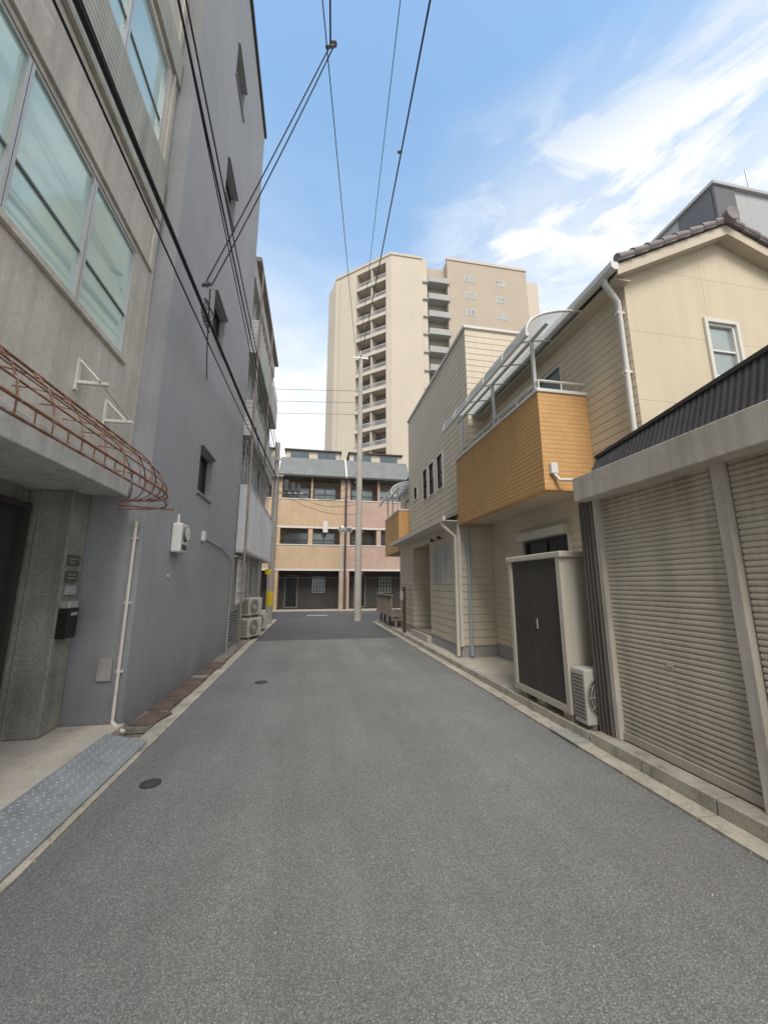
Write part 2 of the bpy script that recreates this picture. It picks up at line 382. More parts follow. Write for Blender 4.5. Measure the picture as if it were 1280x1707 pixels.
# checker plate ramp
g=G(); 
g.add([(-1.86,-4,.118),(-1.5,-4,.03),(-1.5,4.36,.03),(-1.86,4.36,.118),(-1.86,-4,.112),(-1.5,-4,.02),(-1.5,4.36,.02),(-1.86,4.36,.112)],[(0,1,2,3),(7,6,5,4),(0,4,5,1),(1,5,6,2),(2,6,7,3),(3,7,4,0)])
def plz(x): return .118+(x+1.86)/.36*(.03-.118)
y=1.6; r=0
while y<4.34:
    x=-1.845+ (0.017 if r%2 else 0)
    k=0
    while x<-1.51:
        a=math.radians(45 if (k+r)%2 else -45); L=.0145; w=.0036
        dx=math.cos(a)*L; dy=math.sin(a)*L; nx=-math.sin(a)*w; ny=math.cos(a)*w
        p=[(x-dx,y-dy),(x+nx,y+ny),(x+dx,y+dy),(x-nx,y-ny)]
        g.add([(q[0],q[1],plz(q[0])+.0004) for q in p]+[(x,y,plz(x)+.0055)],[(0,1,4),(1,2,4),(2,3,4),(3,0,4)])
        x+=.034; k+=1
    y+=.034; r+=1
o=place('ramp_plate',g,'checker',loc=(-1.7,2,0)); o['label']='long aluminium checker plate ramp along the entrance step'; o['category']='metal ramp'

yy=4.78
for i in range(7):
    L=random.uniform(.5,.62); t=random.uniform(-.02,.02)
    if i in(4,): 
        yy+=.25; continue
    g=G(); g.prism([(-1.86,yy,.036),(-1.60+t,yy+.01,.022),(-1.60+t,yy+L-.02,.022),(-1.86,yy+L-.03,.036)],(0,0,.009))
    if i==0:
        g=G(); g.prism([(-1.86,yy+.05,.036),(-1.66,yy,.022),(-1.55,yy+L*.8,.022),(-1.80,yy+L-.03,.036)],(0,0,.012))
    o=place('drain_cover',g,'rustplate',loc=(-1.73,yy,0)); o['label']='rusty brown steel plate over a drain beside the wall'; o['category']='drain cover'; o['group']='rusty drain covers along the grey wall'
    yy+=L
g=G()
for k in range(620):
    if random.random()<.55: x=random.gauss(2.664,.012); y=random.uniform(1.5,12); 
    else: x=random.gauss(-1.63,.012); y=random.choice([5.6,6.9,7.4,8.6,9.4])+random.gauss(0,.12)
    if x>2 and math.sin(y*5.1)+math.sin(y*2.3)<.9: continue
    z=.02 if x>0 else .015; a=random.uniform(0,6.28); h=random.uniform(.01,.035); l=random.uniform(.008,.022)
    g.add([(x,y,z),(x+l*math.cos(a)-.004,y+l*math.sin(a),z+h),(x+l*math.cos(a)+.004,y+l*math.sin(a)+.004,z+h*.8)],[(0,1,2)])
o=place('weeds',g,'weed',loc=(0,0,0)); o['kind']='stuff'; o['label']='tiny green weeds growing in the kerb joints'; o['category']='weeds'
g=G()
for k in range(340):
    s=random.uniform(.002,.0065); 
    x=random.choice([random.gauss(2.47,.05),random.gauss(-1.47,.04),random.gauss(2.47,.05),random.uniform(-1.4,2.4)]) ; y=random.uniform(1.2,9)
    g.cyl((x,y,.002),(x+s*.3,y,s*.9+.002),s,s*.55,n=5)
o=place('gravel',g,'kerb',loc=(0,0,0)); o['kind']='stuff'; o['label']='scattered tiny gravel crumbs along the road edge'; o['category']='gravel'

# ================================================================ BUILDING A
A=thing('concrete_building',(-2.5,1,0),'weathered grey concrete building with big teal windows','building')
F=FX(-2.11,1); WD=.055
holes=[(-2.6,4.24,3.92,5.26),(-2.6,4.42,6.96,8.3),(-2.6,4.42,10,11.4)]
g=G(); g.wall(F,-5,4.695,2.70,13,holes,WD); 
g.quad((-2.11,4.695,2.7),(-9,4.695,2.7),(-9,4.695,13),(-2.11,4.695,13)); g.quad((-2.11,-5,2.7),(-9,-5,2.7),(-9,-5,13),(-2.11,-5,13))
g.quad((-2.11,-5,13),(-9,-5,13),(-9,4.695,13),(-2.11,4.695,13))
place('wall',g,'concreteA',parent=A)
bays=[-2.6,-1.7,-.85,0.,.85,1.7,2.55,3.40,4.24]
def bigwin(u0,u1,z0,z1,tr):
    gg=G(); fw=.028; n0,n1=-WD,-.012
    gg.fb(F,u0,u1,z0,z0+fw,n0,n1); gg.fb(F,u0,u1,z1-fw,z1,n0,n1)
    gg.fb(F,u0,u0+fw,z0+fw,z1-fw,n0,n1+.01); gg.fb(F,u1-fw,u1,z0+fw,z1-fw,n0,n1+.01)
    w=place('window',gg,'alu',parent=A)
    q=G(); q.fb(F,u0+.015,u1-.015,z0+.015,z1-.015,-.045,-.035); place('glass',q,'glassA',parent=w)
    q=G(); q.fb(F,u0+fw,u1-fw,tr-.010,tr+.010,-.034,-.018); place('transom',q,'greytransom',parent=w)
for i in range(len(bays)-1):
    u0,u1=bays[i]+.004,bays[i+1]-.004
    bigwin(u0,u1,3.922,5.258,4.42)
    if i>=2: bigwin(u0+.1,u1+.1 if i<7 else 4.41,6.962,8.298,7.4)
g=G(); g.fb(F,-2.6,4.28,3.86,3.915,.002,.04); place('sill',g,'concreteA',parent=A)
g=G(); g.fb(F,-5,4.60,6.05,6.90,.003,.05); place('ribbed_panel',g,'green_rib',parent=A)
g=G(); g.fb(F,-5,4.66,8.4,8.9,.003,.05); place('ribbed_panel',g,'green_rib',parent=A)
g=G(); g.fb(F,-5,4.60,5.32,5.36,.003,.03); g.fb(F,4.52,4.56,5.361,13,.003,.03); place('moulding',g,'concreteA',parent=A)
g=G(); g.box(-4.5,-2.04,-5,4.60,2.46,2.698); place('canopy_slab',g,'slab',parent=A,bevel=.01)
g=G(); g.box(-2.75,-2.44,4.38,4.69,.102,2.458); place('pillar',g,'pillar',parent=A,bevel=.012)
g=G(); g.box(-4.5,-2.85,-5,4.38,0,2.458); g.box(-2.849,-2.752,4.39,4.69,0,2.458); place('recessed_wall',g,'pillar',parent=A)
Fd=FX(-2.85,1)
g=G(); g.fb(Fd,2.6,2.66,.102,2.3,.002,.07); g.fb(Fd,3.44,3.5,.18,2.24,.002,.07); g.fb(Fd,4.28,4.34,.102,2.3,.002,.07); g.fb(Fd,2.66,4.28,2.24,2.3,.002,.07);g.fb(Fd,2.66,4.28,.102,.18,.002,.07)
d=place('entrance_door',g,'darkframe',parent=A)
g=G(); g.fb(Fd,2.66,4.28,.18,2.24,.01,.025); place('door_glass',g,'door',parent=d)
for hy in (3.40,3.54):
    g=G(); g.cyl((-2.76,hy,.9),(-2.76,hy,1.4),.015); place('handle',g,'alu',parent=d)
Fp=FX(-2.44,1)
def plate(z0,z1,lines):
    g=G(); g.fb(Fp,4.42,4.62,z0,z1,.002,.014); s=place('sign_plate',g,'platedark',parent=A)
    q=G()
    for k,l in enumerate(lines):
        zz=z1-.03-k*.035; u=4.445
        for c in range(l):
            w=.011
            q.fb(Fp,u,u+w,zz-.010,zz-.008,.0145,.016); q.fb(Fp,u+.004,u+.006,zz-.016,zz-.001,.0145,.0165); q.fb(Fp,u+.001,u+w-.002,zz-.004,zz-.002,.0145,.016)
            u+=.0165
    place('lettering',q,'platetext',parent=s)
plate(1.70,1.80,(9,6)); plate(1.53,1.64,(8,9))
g=G(); g.fb(Fp,4.40,4.56,.98,1.27,.002,.10); mb=place('mailbox',g,'black',parent=A,bevel=.008)
g=G(); g.fb(Fp,4.40,4.56,1.271,1.34,.002,.09); place('mailbox_lid',g,'alu',parent=mb,bevel=.006)
g=G(); g.fb(Fp,4.43,4.53,1.20,1.23,.1,.106); place('mail_slot',g,'alu',parent=mb)
g=G(); g.fb(Fp,4.44,4.60,1.40,1.49,.002,.03); place('intercom',g,'alu',parent=A,bevel=.004)
for yb,zb in ((3.55,3.24),(4.05,3.10)):
    g=G(); x0=-2.108; L=.27
    g.box(x0,x0+.022,yb-.02,yb+.02,zb-.06,zb+.24); g.box(x0+.022,x0+L,yb-.018,yb+.018,zb,zb+.028)
    g.cyl((x0+.02,yb,zb+.22),(x0+L-.06,yb,zb+.02),.010)
    place('bracket',g,'whitesteel',parent=A)
g=G(); g.cyl((-1.90,3.5,3.27),(-1.88,4.15,3.14),.010); place('bracket_rail',g,'whitesteel',parent=A)
# rusty awning frame : shallow barrel with short curved end
g=G(); cx,cz=-2.09,2.40; rx,rz=.64,.46; yc=3.7; ry=.82
def sec(phi,s=1): return cx+rx*math.cos(phi)*s, cz+rz*math.sin(phi)*s
def q_(s): return max(0,(1-s**3.2))**(1/3.2)
def zq(s): return (1-s**2.4)
for phi in [0,.22,.44,.68,.94,1.22]:
    x,z=sec(phi)
    pts=[(x,-2,z),(x,yc,z)]
    for k in range(1,19):
        s=1-(1-k/18)**2.2
        pts.append((cx+rx*math.cos(phi)*q_(s), yc+ry*s, cz+rz*math.sin(phi)*zq(s)))
    g.tube(pts,.0062 if phi>0 else .010)
yv=-1.6
while yv<3.75:
    g.tube([(sec(p)[0],yv,sec(p)[1]) for p in [k*math.pi/2/8 for k in range(9)]],.0055); yv+=.28
for s in (.35,.70):
    q=q_(s); yy=yc+ry*s
    g.tube([(cx+rx*math.cos(p)*q,yy,cz+rz*math.sin(p)*zq(s)) for p in [k*math.pi/2/8 for k in range(9)]],.0055)
pts=[(cx+rx,-2,cz-.09),(cx+rx,yc,cz-.09)]
for k in range(1,15):
    s=1-(1-k/14)**2.2; pts.append((cx+rx*q_(s),yc+ry*s,cz-.09))
g.tube(pts,.009)
yv=-1.6
while yv<4.3:
    s=max(0,(yv-yc)/ry); xx=cx+rx*q_(s); g.cyl((xx,yv,cz-.09),(xx,yv,cz),.0045,n=6); yv+=.14
g.cyl((cx,yc+ry,cz-.05),(cx+rx*.9,yc+ry*.95,cz-.09),.010)
place('awning_frame',g,'rust',parent=A)

# ================================================================ BUILDING B
B=thing('grey_rendered_building',(-4,7,0),'tall narrow grey rendered building with small slot windows','building')
F=FX(-1.88,1)
hs=[(6.5,7.3,z,z+.72) for z in (3.02,5.95,8.88,11.8)]
g=G(); g.wall(F,4.70,9.90,0,15,hs,.16)
g.quad((-1.88,9.9,0),(-9,9.9,0),(-9,9.9,15),(-1.88,9.9,15)); g.quad((-1.88,4.7,15),(-9,4.7,15),(-9,9.9,15),(-1.88,9.9,15)); g.quad((-9,4.7,0),(-9,9.9,0),(-9,9.9,15),(-9,4.7,15))
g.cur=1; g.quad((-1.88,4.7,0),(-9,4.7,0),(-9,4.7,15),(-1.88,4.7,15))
place('wall',g,['paintB','paintBs'],parent=B)
for h in hs: window(B,F,*h,depth=.15,fm='darkframe',gm='glassK',nv=2,fw=.03)
g=G(); g.fb(F,4.68,9.92,14.9,15.06,.001,.06); place('parapet',g,'darkframe',parent=B)
for h in hs:
    g=G(); g.fb(F,h[0]-.04,h[1]+.04,h[3]+.02,h[3]+.05,.001,.05); place('window_hood',g,'paintBs',parent=B)
    g=G(); g.fb(F,h[0]-.04,h[1]+.04,h[2]-.06,h[2]-.03,.001,.035); place('window_sill',g,'paintBs',parent=B)
g=G(); g.tube([(-1.95,4.67,.03),(-1.95,4.67,2.2)],.018,8); g.tube([(-1.95,4.67,.12),(-1.85,4.62,.06),(-1.80,4.6,.05)],.02,8)
for z in (.6,1.3,2.0): g.box(-1.985,-1.915,4.675,4.699,z,z+.02)
place('pipe',g,'whitesteel',parent=B)
g=G(); g.box(-2.16,-2.02,4.675,4.698,.52,.74); place('access_panel',g,'oldC',parent=B,bevel=.004)
g=G(); g.fb(F,5.55,5.88,1.93,2.33,.002,.13); mbx=place('meter_box',g,'whitealu',parent=B,bevel=.025)
q=G(); q.cyl((-1.75,5.71,2.19),(-1.72,5.71,2.19),.11,.10,n=24); place('meter_ring',q,'acdark',parent=mbx)
q=G(); q.cyl((-1.719,5.71,2.19),(-1.712,5.71,2.19),.09,n=24); place('meter_dial',q,'whitealu',parent=mbx)
q=G(); q.box(-1.749,-1.742,5.60,5.80,1.97,2.04); place('meter_label',q,'darkframe',parent=mbx)
q=G(); q.cyl((-1.82,5.6,2.33),(-1.82,5.6,2.45),.016); place('conduit',q,'whitealu',parent=mbx)
g=G(); g.fb(F,5.55,5.63,1.60,1.64,.002,.008); place('number_plate',g,'whitealu',parent=B)
g=G(); g.tube([(-1.86,7.0,2.30),(-1.855,8.4,2.24),(-1.85,9.3,2.1),(-1.85,9.5,1.9),(-1.85,9.55,1.7),(-1.85,9.55,.04)],.014,8); place('conduit_pipe',g,'oldC',parent=B)
g=G(); g.box(-1.878,-1.82,6.95,7.03,2.24,2.40); place('junction_box',g,'whitealu',parent=B)

# ================================================================ BUILDING C
C=thing('old_apartment_building',(-4,12.7,0),'old grey building with stacked pale balcony panels and roof slab','building')
F=FX(-1.92,1)
hs=[(10.3,11.5,1.2,2.1),(11.8,13.0,1.2,2.1),(13.3,14.6,1.2,2.1)]
for z in (4.05,6.5,8.9): hs+=[(10.2,11.8,z,z+1.15),(12.0,13.6,z,z+1.15),(13.8,15.2,z,z+1.15)]
g=G(); g.wall(F,9.91,15.5,0,10.6,hs,.12)
g.quad((-1.92,15.5,0),(-9,15.5,0),(-9,15.5,10.6),(-1.92,15.5,10.6)); g.quad((-1.92,9.91,10.6),(-9,9.91,10.6),(-9,15.5,10.6),(-1.92,15.5,10.6))
place('wall',g,'oldC',parent=C)
for h in hs: window(C,F,*h,depth=.1,fm='alu',gm='glassT' if h[2]>1.5 else 'frost',nv=2)
def corr(g,axis,c,a0,a1,z0,z1,pitch,amp,thick=0):
    n=int((a1-a0)/pitch*4); vs=[];fs=[]
    for i in range(n+1):
        a=a0+(a1-a0)*i/n; k=[0,1,1,0][i%4]*amp
        for z in (z0,z1): vs.append((c+k,a,z) if axis=='x' else (a,c+k,z))
    for i in range(n): fs.append((2*i,2*i+2,2*i+3,2*i+1))
    g.add(vs,fs)
for x,a,b,zt in ((-1.66,10.1,12.4,4.0),(-1.62,12.5,15.3,3.95)):
    g=G(); corr(g,'x',x,a,b,2.35,zt,.09,.02); g.box(-1.90,x+.03,a-.02,b+.02,zt,zt+.04); g.box(-1.90,x,a,b,2.30,2.35); g.box(-1.9,x-.001,a-.015,a,2.351,zt)
    place('balcony_panel',g,'whitecorr',parent=C)
for z,d in ((5.35,.22),(7.75,.26)):
    for a,b in ((10.0,12.6),(12.64,15.4)):
        g=G(); g.box(-1.918,-1.92+d,a,b,z,z+.10); g.box(-1.92+d-.03,-1.92+d,a,b,z+.101,z+1.0); g.box(-1.918,-1.92+d-.031,a,a+.03,z+.101,z+1.0)
        place('balcony',g,'greyC',parent=C,bevel=.004)
        g=G(); x=-1.92+d-.015
        g.cyl((x,a+.05,z+1.22),(x,b-.05,z+1.22),.015,n=6)
        yq=a+.05
        while yq<b: g.cyl((x,yq,z+1.0),(x,yq,z+1.22),.008,n=5); yq+=.42
        place('balcony_railing',g,'alu',parent=C)
g=G(); g.fb(F,9.93,15.45,10.05,10.6,.001,.06); place('cornice',g,'greyC',parent=C)
for yp in (9.98,12.62):
    g=G(); g.cyl((-1.66,yp,.1),(-1.66,yp,10.3),.028,n=8); place('downpipe',g,'brownC',parent=C)
g=G(); g.tube([(-1.84,10.1,5.1),(-1.82,11.2,5.0),(-1.80,12.4,5.15),(-1.80,12.5,3.9)],.012,6); place('conduit_pipe',g,'cable',parent=C)
g=G(); g.tube([(-1.88,10.05,2.2),(-1.86,12.0,2.25),(-1.86,12.1,1.2),(-1.80,12.1,.7)],.018,6); place('conduit_pipe',g,'whitealu',parent=C)
g=G(); g.box(-9,-1.72,9.95,15.5,10.61,10.74); place('roof',g,'brownC',parent=C)
g=G()
for yp in [10+.35*i for i in range(16)]: g.cyl((-1.80,yp,4.1),(-1.80,yp,5.2),.008,n=5)
g.cyl((-1.80,10,5.2),(-1.80,15.3,5.2),.015,n=6); g.cyl((-1.80,10,4.7),(-1.80,15.3,4.7),.01,n=6)
place('window_railing',g,'alu',parent=C)
g=G()
for k in range(14):
    yp=10.3+.09*k; g.box(-1.86,-1.845,yp,yp+.015,1.0,2.15)
for k in range(5): g.box(-1.845,-1.83,10.3,11.5,1.05+.26*k,1.07+.26*k)
place('window_grille',g,'whitealu',parent=C)
g=G(); g.fb(F,10.0,10.9,.18,.85,.001,.03)
vg=place('vent_grille',g,'moderndark',parent=C)
g=G()
for k in range(9): g.fb(F,10.04,10.86,.22+.07*k,.24+.07*k,.03,.045)
place('vent_slats',g,'oldC',parent=vg)
g=G(); g.box(-1.72,-1.50,14.9,15.0,1.88,2.06)
o=place('hanging_sign',g,'yellow',loc=(-1.6,14.95,1.8)); o['label']='small yellow hanging sign box on old building'; o['category']='sign'

# ================================================================ AC UNITS
def ac_unit(loc,rotz,label,w=.78,h=.58,d=.28):
    E=thing('air_conditioner_unit',(0,0,0),label,'air conditioner','outdoor air conditioner units')
    g=G(); g.box(-w/2,w/2,-d/2,d/2,.06,.06+h); body=place('body',g,'acwhite',parent=E,bevel=.015)
    c=V((-w*.12,-d/2,.06+h/2)); R=h*.42
    g=G(); g.cyl(c+V((0,.0,0)),c+V((0,-.004,0)),R,n=32); fan=place('fan_opening',g,'acdark',parent=E)
    g=G()
    for k in range(1,7):
        r=R*k/6; pts=[c+V((r*math.cos(t),-.014,r*math.sin(t))) for t in [2*math.pi*i/28 for i in range(29)]]
        g.tube(pts,.0035,4)
    for i in range(12):
        t=2*math.pi*i/12; g.cyl(c+V((0,-.014,0)),c+V((R*math.cos(t),-.014,R*math.sin(t))),.003,n=4)
    g.cyl(c+V((0,-.018,0)),c+V((0,-.008,0)),R*.2,n=16)
    place('grille',g,'acwhite',parent=E)
    g=G()
    for k in range(12):
        z=.11+h*.84*k/12; g.box(-w/2-.006,-w/2-.001,-d*.38,d*.38,z,z+.014)
    place('louvre',g,'acdark',parent=E)
    for sx in (-1,1):
        g=G(); g.box(sx*w*.36-.03,sx*w*.36+.03,-d/2+.01,d/2-.01,0,.058); place('foot',g,'grime',parent=E)
    E.location=loc; E.rotation_euler=(0,0,rotz)
    return E
ac_unit((2.99,3.73,.085),math.radians(0),'cream outdoor air conditioner unit beside dark storage shed',w=.6,h=.52,d=.2)
ac_unit((-1.64,11.7,.03),math.radians(65),'white outdoor air conditioner unit standing on the ground',w=.66,h=.5,d=.25)
ac_unit((-1.66,11.75,.60),math.radians(65),'white outdoor air conditioner unit stacked above another',w=.62,h=.48,d=.25)
ac_unit((-1.68,13.4,.03),math.radians(65),'white outdoor air conditioner unit standing on the ground',w=.66,h=.5,d=.25)

# ================================================================ GARAGE
Ga=thing('shutter_garage',(3.5,1,0),'low garage with two beige roller shutters and cream fascia','garage')
def shutter(y0,y1,z0,z1,x):
    pt=.042
    g=G(); n=int((z1-z0)/pt); vs=[];prof=[]
    for i in range(n):
        z=z0+pt*i
        for dz,dx in ((0,0),(.005,-.008),(.013,-.011),(.026,-.010),(.034,-.005),(.037,.002),(.0395,.005)): prof.append((x+dx,z+dz))
    for px,pz in prof: vs+=[(px,y0,pz),(px,y1,pz)]
    g.add(vs,[(2*i,2*i+1,2*i+3,2*i+2) for i in range(len(prof)-1)],False)
    s=place('roller_shutter',g,'shutter',parent=Ga)
    q=G(); q.box(x-.03,x+.02,y0,y1,z0-.07,z0-.002); place('bottom_rail',q,'shutter',parent=s,bevel=.004)
    ym=(y0+y1)/2
    q=G(); q.box(x-.020,x-.011,ym-.025,ym+.025,z0+.66,z0+.69); place('lock_plate',q,'shutter',parent=s)
shutter(2.22,3.36,.19,2.42,2.86); shutter(.9,2.12,.19,2.42,2.86); shutter(-1.2,.82,.19,2.42,2.86)
for ya,yb in ((3.36,3.42),(2.13,2.21),(.82,.9)):
    g=G(); g.box(2.80,2.90,ya,yb,.112,2.42); place('shutter_post',g,'fascia',parent=Ga,bevel=.006)
g=G(); g.box(2.66,2.90,-2,3.50,2.35,2.60); place('fascia',g,'fascia',parent=Ga,bevel=.008)
g=G(); g.box(2.90,6.4,-2,3.42,0,2.6); place('wall',g,'browncorr',parent=Ga)
g=G(); corr(g,'x',2.80,3.425,3.60,.09,2.35,.05,-.02); corr(g,'y',3.60,2.80,6.4,.09,2.5,.07,.02); place('side_panel',g,'browncorr',parent=Ga)
g=G(); y0,y1=-2.,3.52; n=int((y1-y0)/.0125); vs=[]
for i in range(n+1):
    y=y0+(y1-y0)*i/n; k=.007*math.sin(2*math.pi*y/.05); top=2.84+(3.52-y)*.13
    vs+=[(2.86+k,y,2.62),(2.99+k,y,top)]
g.add(vs,[(2*i,2*i+2,2*i+3,2*i+1) for i in range(n)],True)
g.cur=1
g.prism([(2.97,y0,2.84+5.52*.13),(6.5,y0,3.3+5.52*.13),(6.5,y1,3.3),(2.97,y1,2.84)],(0,0,.035))
g.quad((2.99,y1,2.62),(6.4,y1,2.62),(6.4,y1,3.3),(2.99,y1,2.84))
place('roof',g,['darkcorr','darkframe'],parent=Ga)
g=G(); g.box(2.84,2.87,-2,3.5,2.602,2.63); place('roof_flashing',g,'fascia',parent=Ga)
g=G(); g.tube([(3.2,3.9,2.66),(3.0,3.72,2.62),(2.86,3.56,2.60)],.025,8); place('drain_elbow',g,'whitealu',parent=Ga)

# ================================================================ SHED
S=thing('storage_shed',(3,4.4,.085),'cream metal storage shed with dark grey double doors','shed')
g=G(); g.box(2.72,3.45,3.86,5.0,.18,1.80); place('body',g,'shedbody',parent=S,bevel=.008)
g=G(); g.box(2.66,3.48,3.82,5.04,1.801,1.87); place('roof',g,'shedbody',parent=S,bevel=.012)
g=G(); g.box(2.675,2.719,3.86,5.0,.18,.25); g.box(2.675,2.719,3.86,3.93,.251,1.80); g.box(2.675,2.719,4.93,5.0,.251,1.80); place('door_frame',g,'shedbody',parent=S)
for a,b in ((3.935,4.43),(4.435,4.925)):
    g=G(); g.box(2.695,2.716,a,b,.255,1.79)
    yy=a+.03
    while yy<b-.03: g.box(2.688,2.6945,yy,yy+.018,.27,1.775); yy+=.04
    d=place('door',g,'sheddoor',parent=S)
    if a<4:
        q=G(); hy=b-.05
        q.box(2.672,2.687,hy-.008,hy+.008,.98,1.10); place('handle',q,'alu',parent=d,bevel=.003)
for bx,by in ((2.72,3.9),(2.72,4.4),(2.72,4.82),(3.3,3.9)):
    g=G(); g.box(bx,bx+.14,by,by+.16,.086,.178); place('block',g,'kerb',parent=S)

# ================================================================ HOUSE D
D=thing('cream_gable_house',(4.8,5.5,0),'cream two storey house with tiled gable roof and ochre balcony','house')
ys,ye=3.58,7.55; xw=3.7; ez=5.42; rxp,rzp=5.25,6.22; xr=7.3
Fw=FX(xw,-1); Fs=FY(ys)
hw=[(5.05,6.3,.35,2.25),(4.9,6.9,3.0,4.95)]
g=G(); g.wall(Fw,ys,ye,0.4,ez,hw,.08); g.cur=1
hs=[(4.86,5.30,4.05,4.82)]
g.wall(Fs,xw,xr,0.4,ez,hs,.06)
g.add([(xw,ys,ez),(xr,ys,ez),(rxp,ys,rzp-.05)],[(0,1,2)])
g.cur=0; g.quad((xr,ys,.4),(xr,ye,.4),(xr,ye,ez),(xr,ys,ez)); g.quad((xw,ye,.4),(xr,ye,.4),(xr,ye,ez),(xw,ye,ez)); g.add([(xw,ye,ez),(xr,ye,ez),(rxp,ye,rzp-.05)],[(0,1,2)])
place('wall',g,['siding','gable'],parent=D)
g=G(); g.box(xw+.02,xr,ys+.02,ye,0,.4); place('foundation',g,'founding',parent=D)
window(D,Fw,*hw[0],depth=.07,fm='darkframe',gm='glassK',nv=2,fw=.05)
window(D,Fw,*hw[1],depth=.07,fm='whitealu',gm='glassD',nv=2,fw=.05)
window(D,Fs,*hs[0],depth=.05,fm='whitealu',gm='glassT',nv=1,nh=2,fw=.035)
g=G(); a,b,c,d_=hs[0]
g.fb(Fs,a-.05,b+.05,d_,d_+.05,.002,.03); g.fb(Fs,a-.05,b+.05,c-.05,c,.002,.03); g.fb(Fs,a-.05,a,c,d_,.002,.03); g.fb(Fs,b,b+.05,c,d_,.002,.03)
place('window_trim',g,'whitetrim',parent=D)
g=G(); g.fb(Fw,5.0,6.35,2.25,2.38,.002,.12); g.fb(Fw,5.0,5.05,.35,2.249,.002,.03); g.fb(Fw,6.3,6.35,.35,2.249,.002,.03); place('shutter_box',g,'whitetrim',parent=D)
def roofslab(side):
    g=G(); sl=(rzp-ez)/(rxp-xw)
    if side<0: xe=xw-.22
    else: xe=xr+.3; sl=(rzp-ez)/(xr-rxp)
    L=abs(rxp-xe); ze=rzp-sl*L
    y0,y1=ys-.20,ye+.1; n=int(L/.22)
    for i in range(n):
        t0=i/n; t1=(i+1)/n
        xa=rxp+(xe-rxp)*t0; xb=rxp+(xe-rxp)*t1; za=rzp-(rzp-ze)*t0; zb=rzp-(rzp-ze)*t1
        g.prism([(xa,y0,za+.03),(xb,y0,zb+.055),(xb,y0,zb+.02),(xa,y0,za)],(0,y1-y0,0))
        g.cyl((xa,y0+.03,za+.055),(xb,y0+.03,zb+.070),.045,.052,n=10)
    return g,xe,ze
g,xe,ze=roofslab(-1); g2,xe2,ze2=roofslab(1)
b=len(g.v); g.v+=g2.v; g.f+=[[i+b for i in f] for f in g2.f]; g.m+=g2.m; g.sm+=g2.sm
g.cyl((rxp,ys-.24,rzp+.07),(rxp,ye+.1,rzp+.07),.075,n=12)
g.cyl((rxp,ys-.27,rzp+.07),(rxp,ys-.2,rzp+.07),.10,n=12)
place('roof',g,'rooftile',parent=D)
g=G()
g.prism([(xe,ys-.16,ze-.01),(rxp,ys-.16,rzp-.01),(rxp,ys-.16,rzp-.15),(xe,ys-.16,ze-.15)],(0,.03,0))
g.prism([(xe2,ys-.16,ze2-.01),(rxp,ys-.16,rzp-.01),(rxp,ys-.16,rzp-.15),(xe2,ys-.16,ze2-.15)],(0,.03,0))
g.prism([(xe,ys-.13,ze-.12),(rxp,ys-.13,rzp-.12),(rxp,ys-.13,rzp-.14),(xe,ys-.13,ze-.14)],(0,.13,0))
g.prism([(xe2,ys-.13,ze2-.12),(rxp,ys-.13,rzp-.12),(rxp,ys-.13,rzp-.14),(xe2,ys-.13,ze2-.14)],(0,.13,0))
g.box(xe,xw,ys-.10,ye,ze-.16,ze-.145)
place('barge_board',g,'creamwall',parent=D)
g=G(); 
prof=[(xe-.10,ze+.0),(xe-.10,ze-.07),(xe-.07,ze-.10),(xe-.02,ze-.10),(xe+.0,ze-.07),(xe,ze+0)]
g.prism([(a,ys-.18,b) for a,b in prof],(0,ye-ys+.25,0)); place('gutter',g,'whitealu',parent=D)
g=G(); g.tube([(xe-.05,ys+.0,ze-.08),(xe-.05,ys+.0,ze-.16),(xw-.06,ys+.06,ze-.33),(xw-.06,ys+.06,2.5)],.035,10)
for z in (3.0,4.0,4.8): g.box(xw-.10,xw,ys+.03,ys+.09,z,z+.03)
place('downpipe',g,'whitealu',parent=D)
bx,by0,by1,bz0,bz1=2.94,4.40,7.47,2.72,4.10
g=G(); g.box(bx,bx+.12,by0,by1,bz0,bz1); g.box(bx+.12,xw-.002,by0,by0+.12,bz0,bz1); g.box(bx+.12,xw-.002,by1-.12,by1,bz0,bz1)
bal=place('balcony',g,'orange',parent=D)
g=G(); g.box(bx+.12,xw-.002,by0+.12,by1-.12,bz0+.02,bz0+.2); place('balcony_soffit',g,'creamwall',parent=bal)
g=G(); g.box(bx-.02,bx+.14,by0-.02,by1+.02,bz1+.001,bz1+.05); g.box(bx+.141,xw,by0-.02,by0+.14,bz1+.001,bz1+.05); g.box(bx+.141,xw,by1-.14,by1+.02,bz1+.001,bz1+.05)
place('coping',g,'whitealu',parent=bal,bevel=.005)
g=G(); g.cyl((bx+.06,by0+.05,bz1+.2),(bx+.06,by1-.05,bz1+.2),.018,n=8); g.cyl((bx+.06,by0+.05,bz1+.2),(xw,by0+.05,bz1+.2),.018,n=8)
for k in range(6):
    yq=by0+.05+(by1-by0-.1)*k/5; g.cyl((bx+.06,yq,bz1+.05),(bx+.06,yq,bz1+.2),.012,n=6)
g.cyl((3.35,by0+.05,bz1+.05),(3.35,by0+.05,bz1+.2),.012,n=6)
place('handrail',g,'whitealu',parent=bal)
g=G(); g.box(3.02,3.12,by0-.055,by0-.001,2.93,3.08); place('vent_cover',g,'whitealu',parent=bal,bevel=.008)
g=G(); g.tube([(3.07,by0-.03,2.93),(3.12,by0-.06,2.84),(3.3,by0-.3,2.78),(3.5,by0-.5,2.76)],.022,8); place('drain_hose',g,'whitealu',parent=bal)
def arch(t,y,xf=2.66):
    a=t*math.pi/2
    return V((xf+(xw-xf)*(1-math.cos(a)), y, 4.74+.47*(math.sin(a)**.8 if a>0 else 0)))
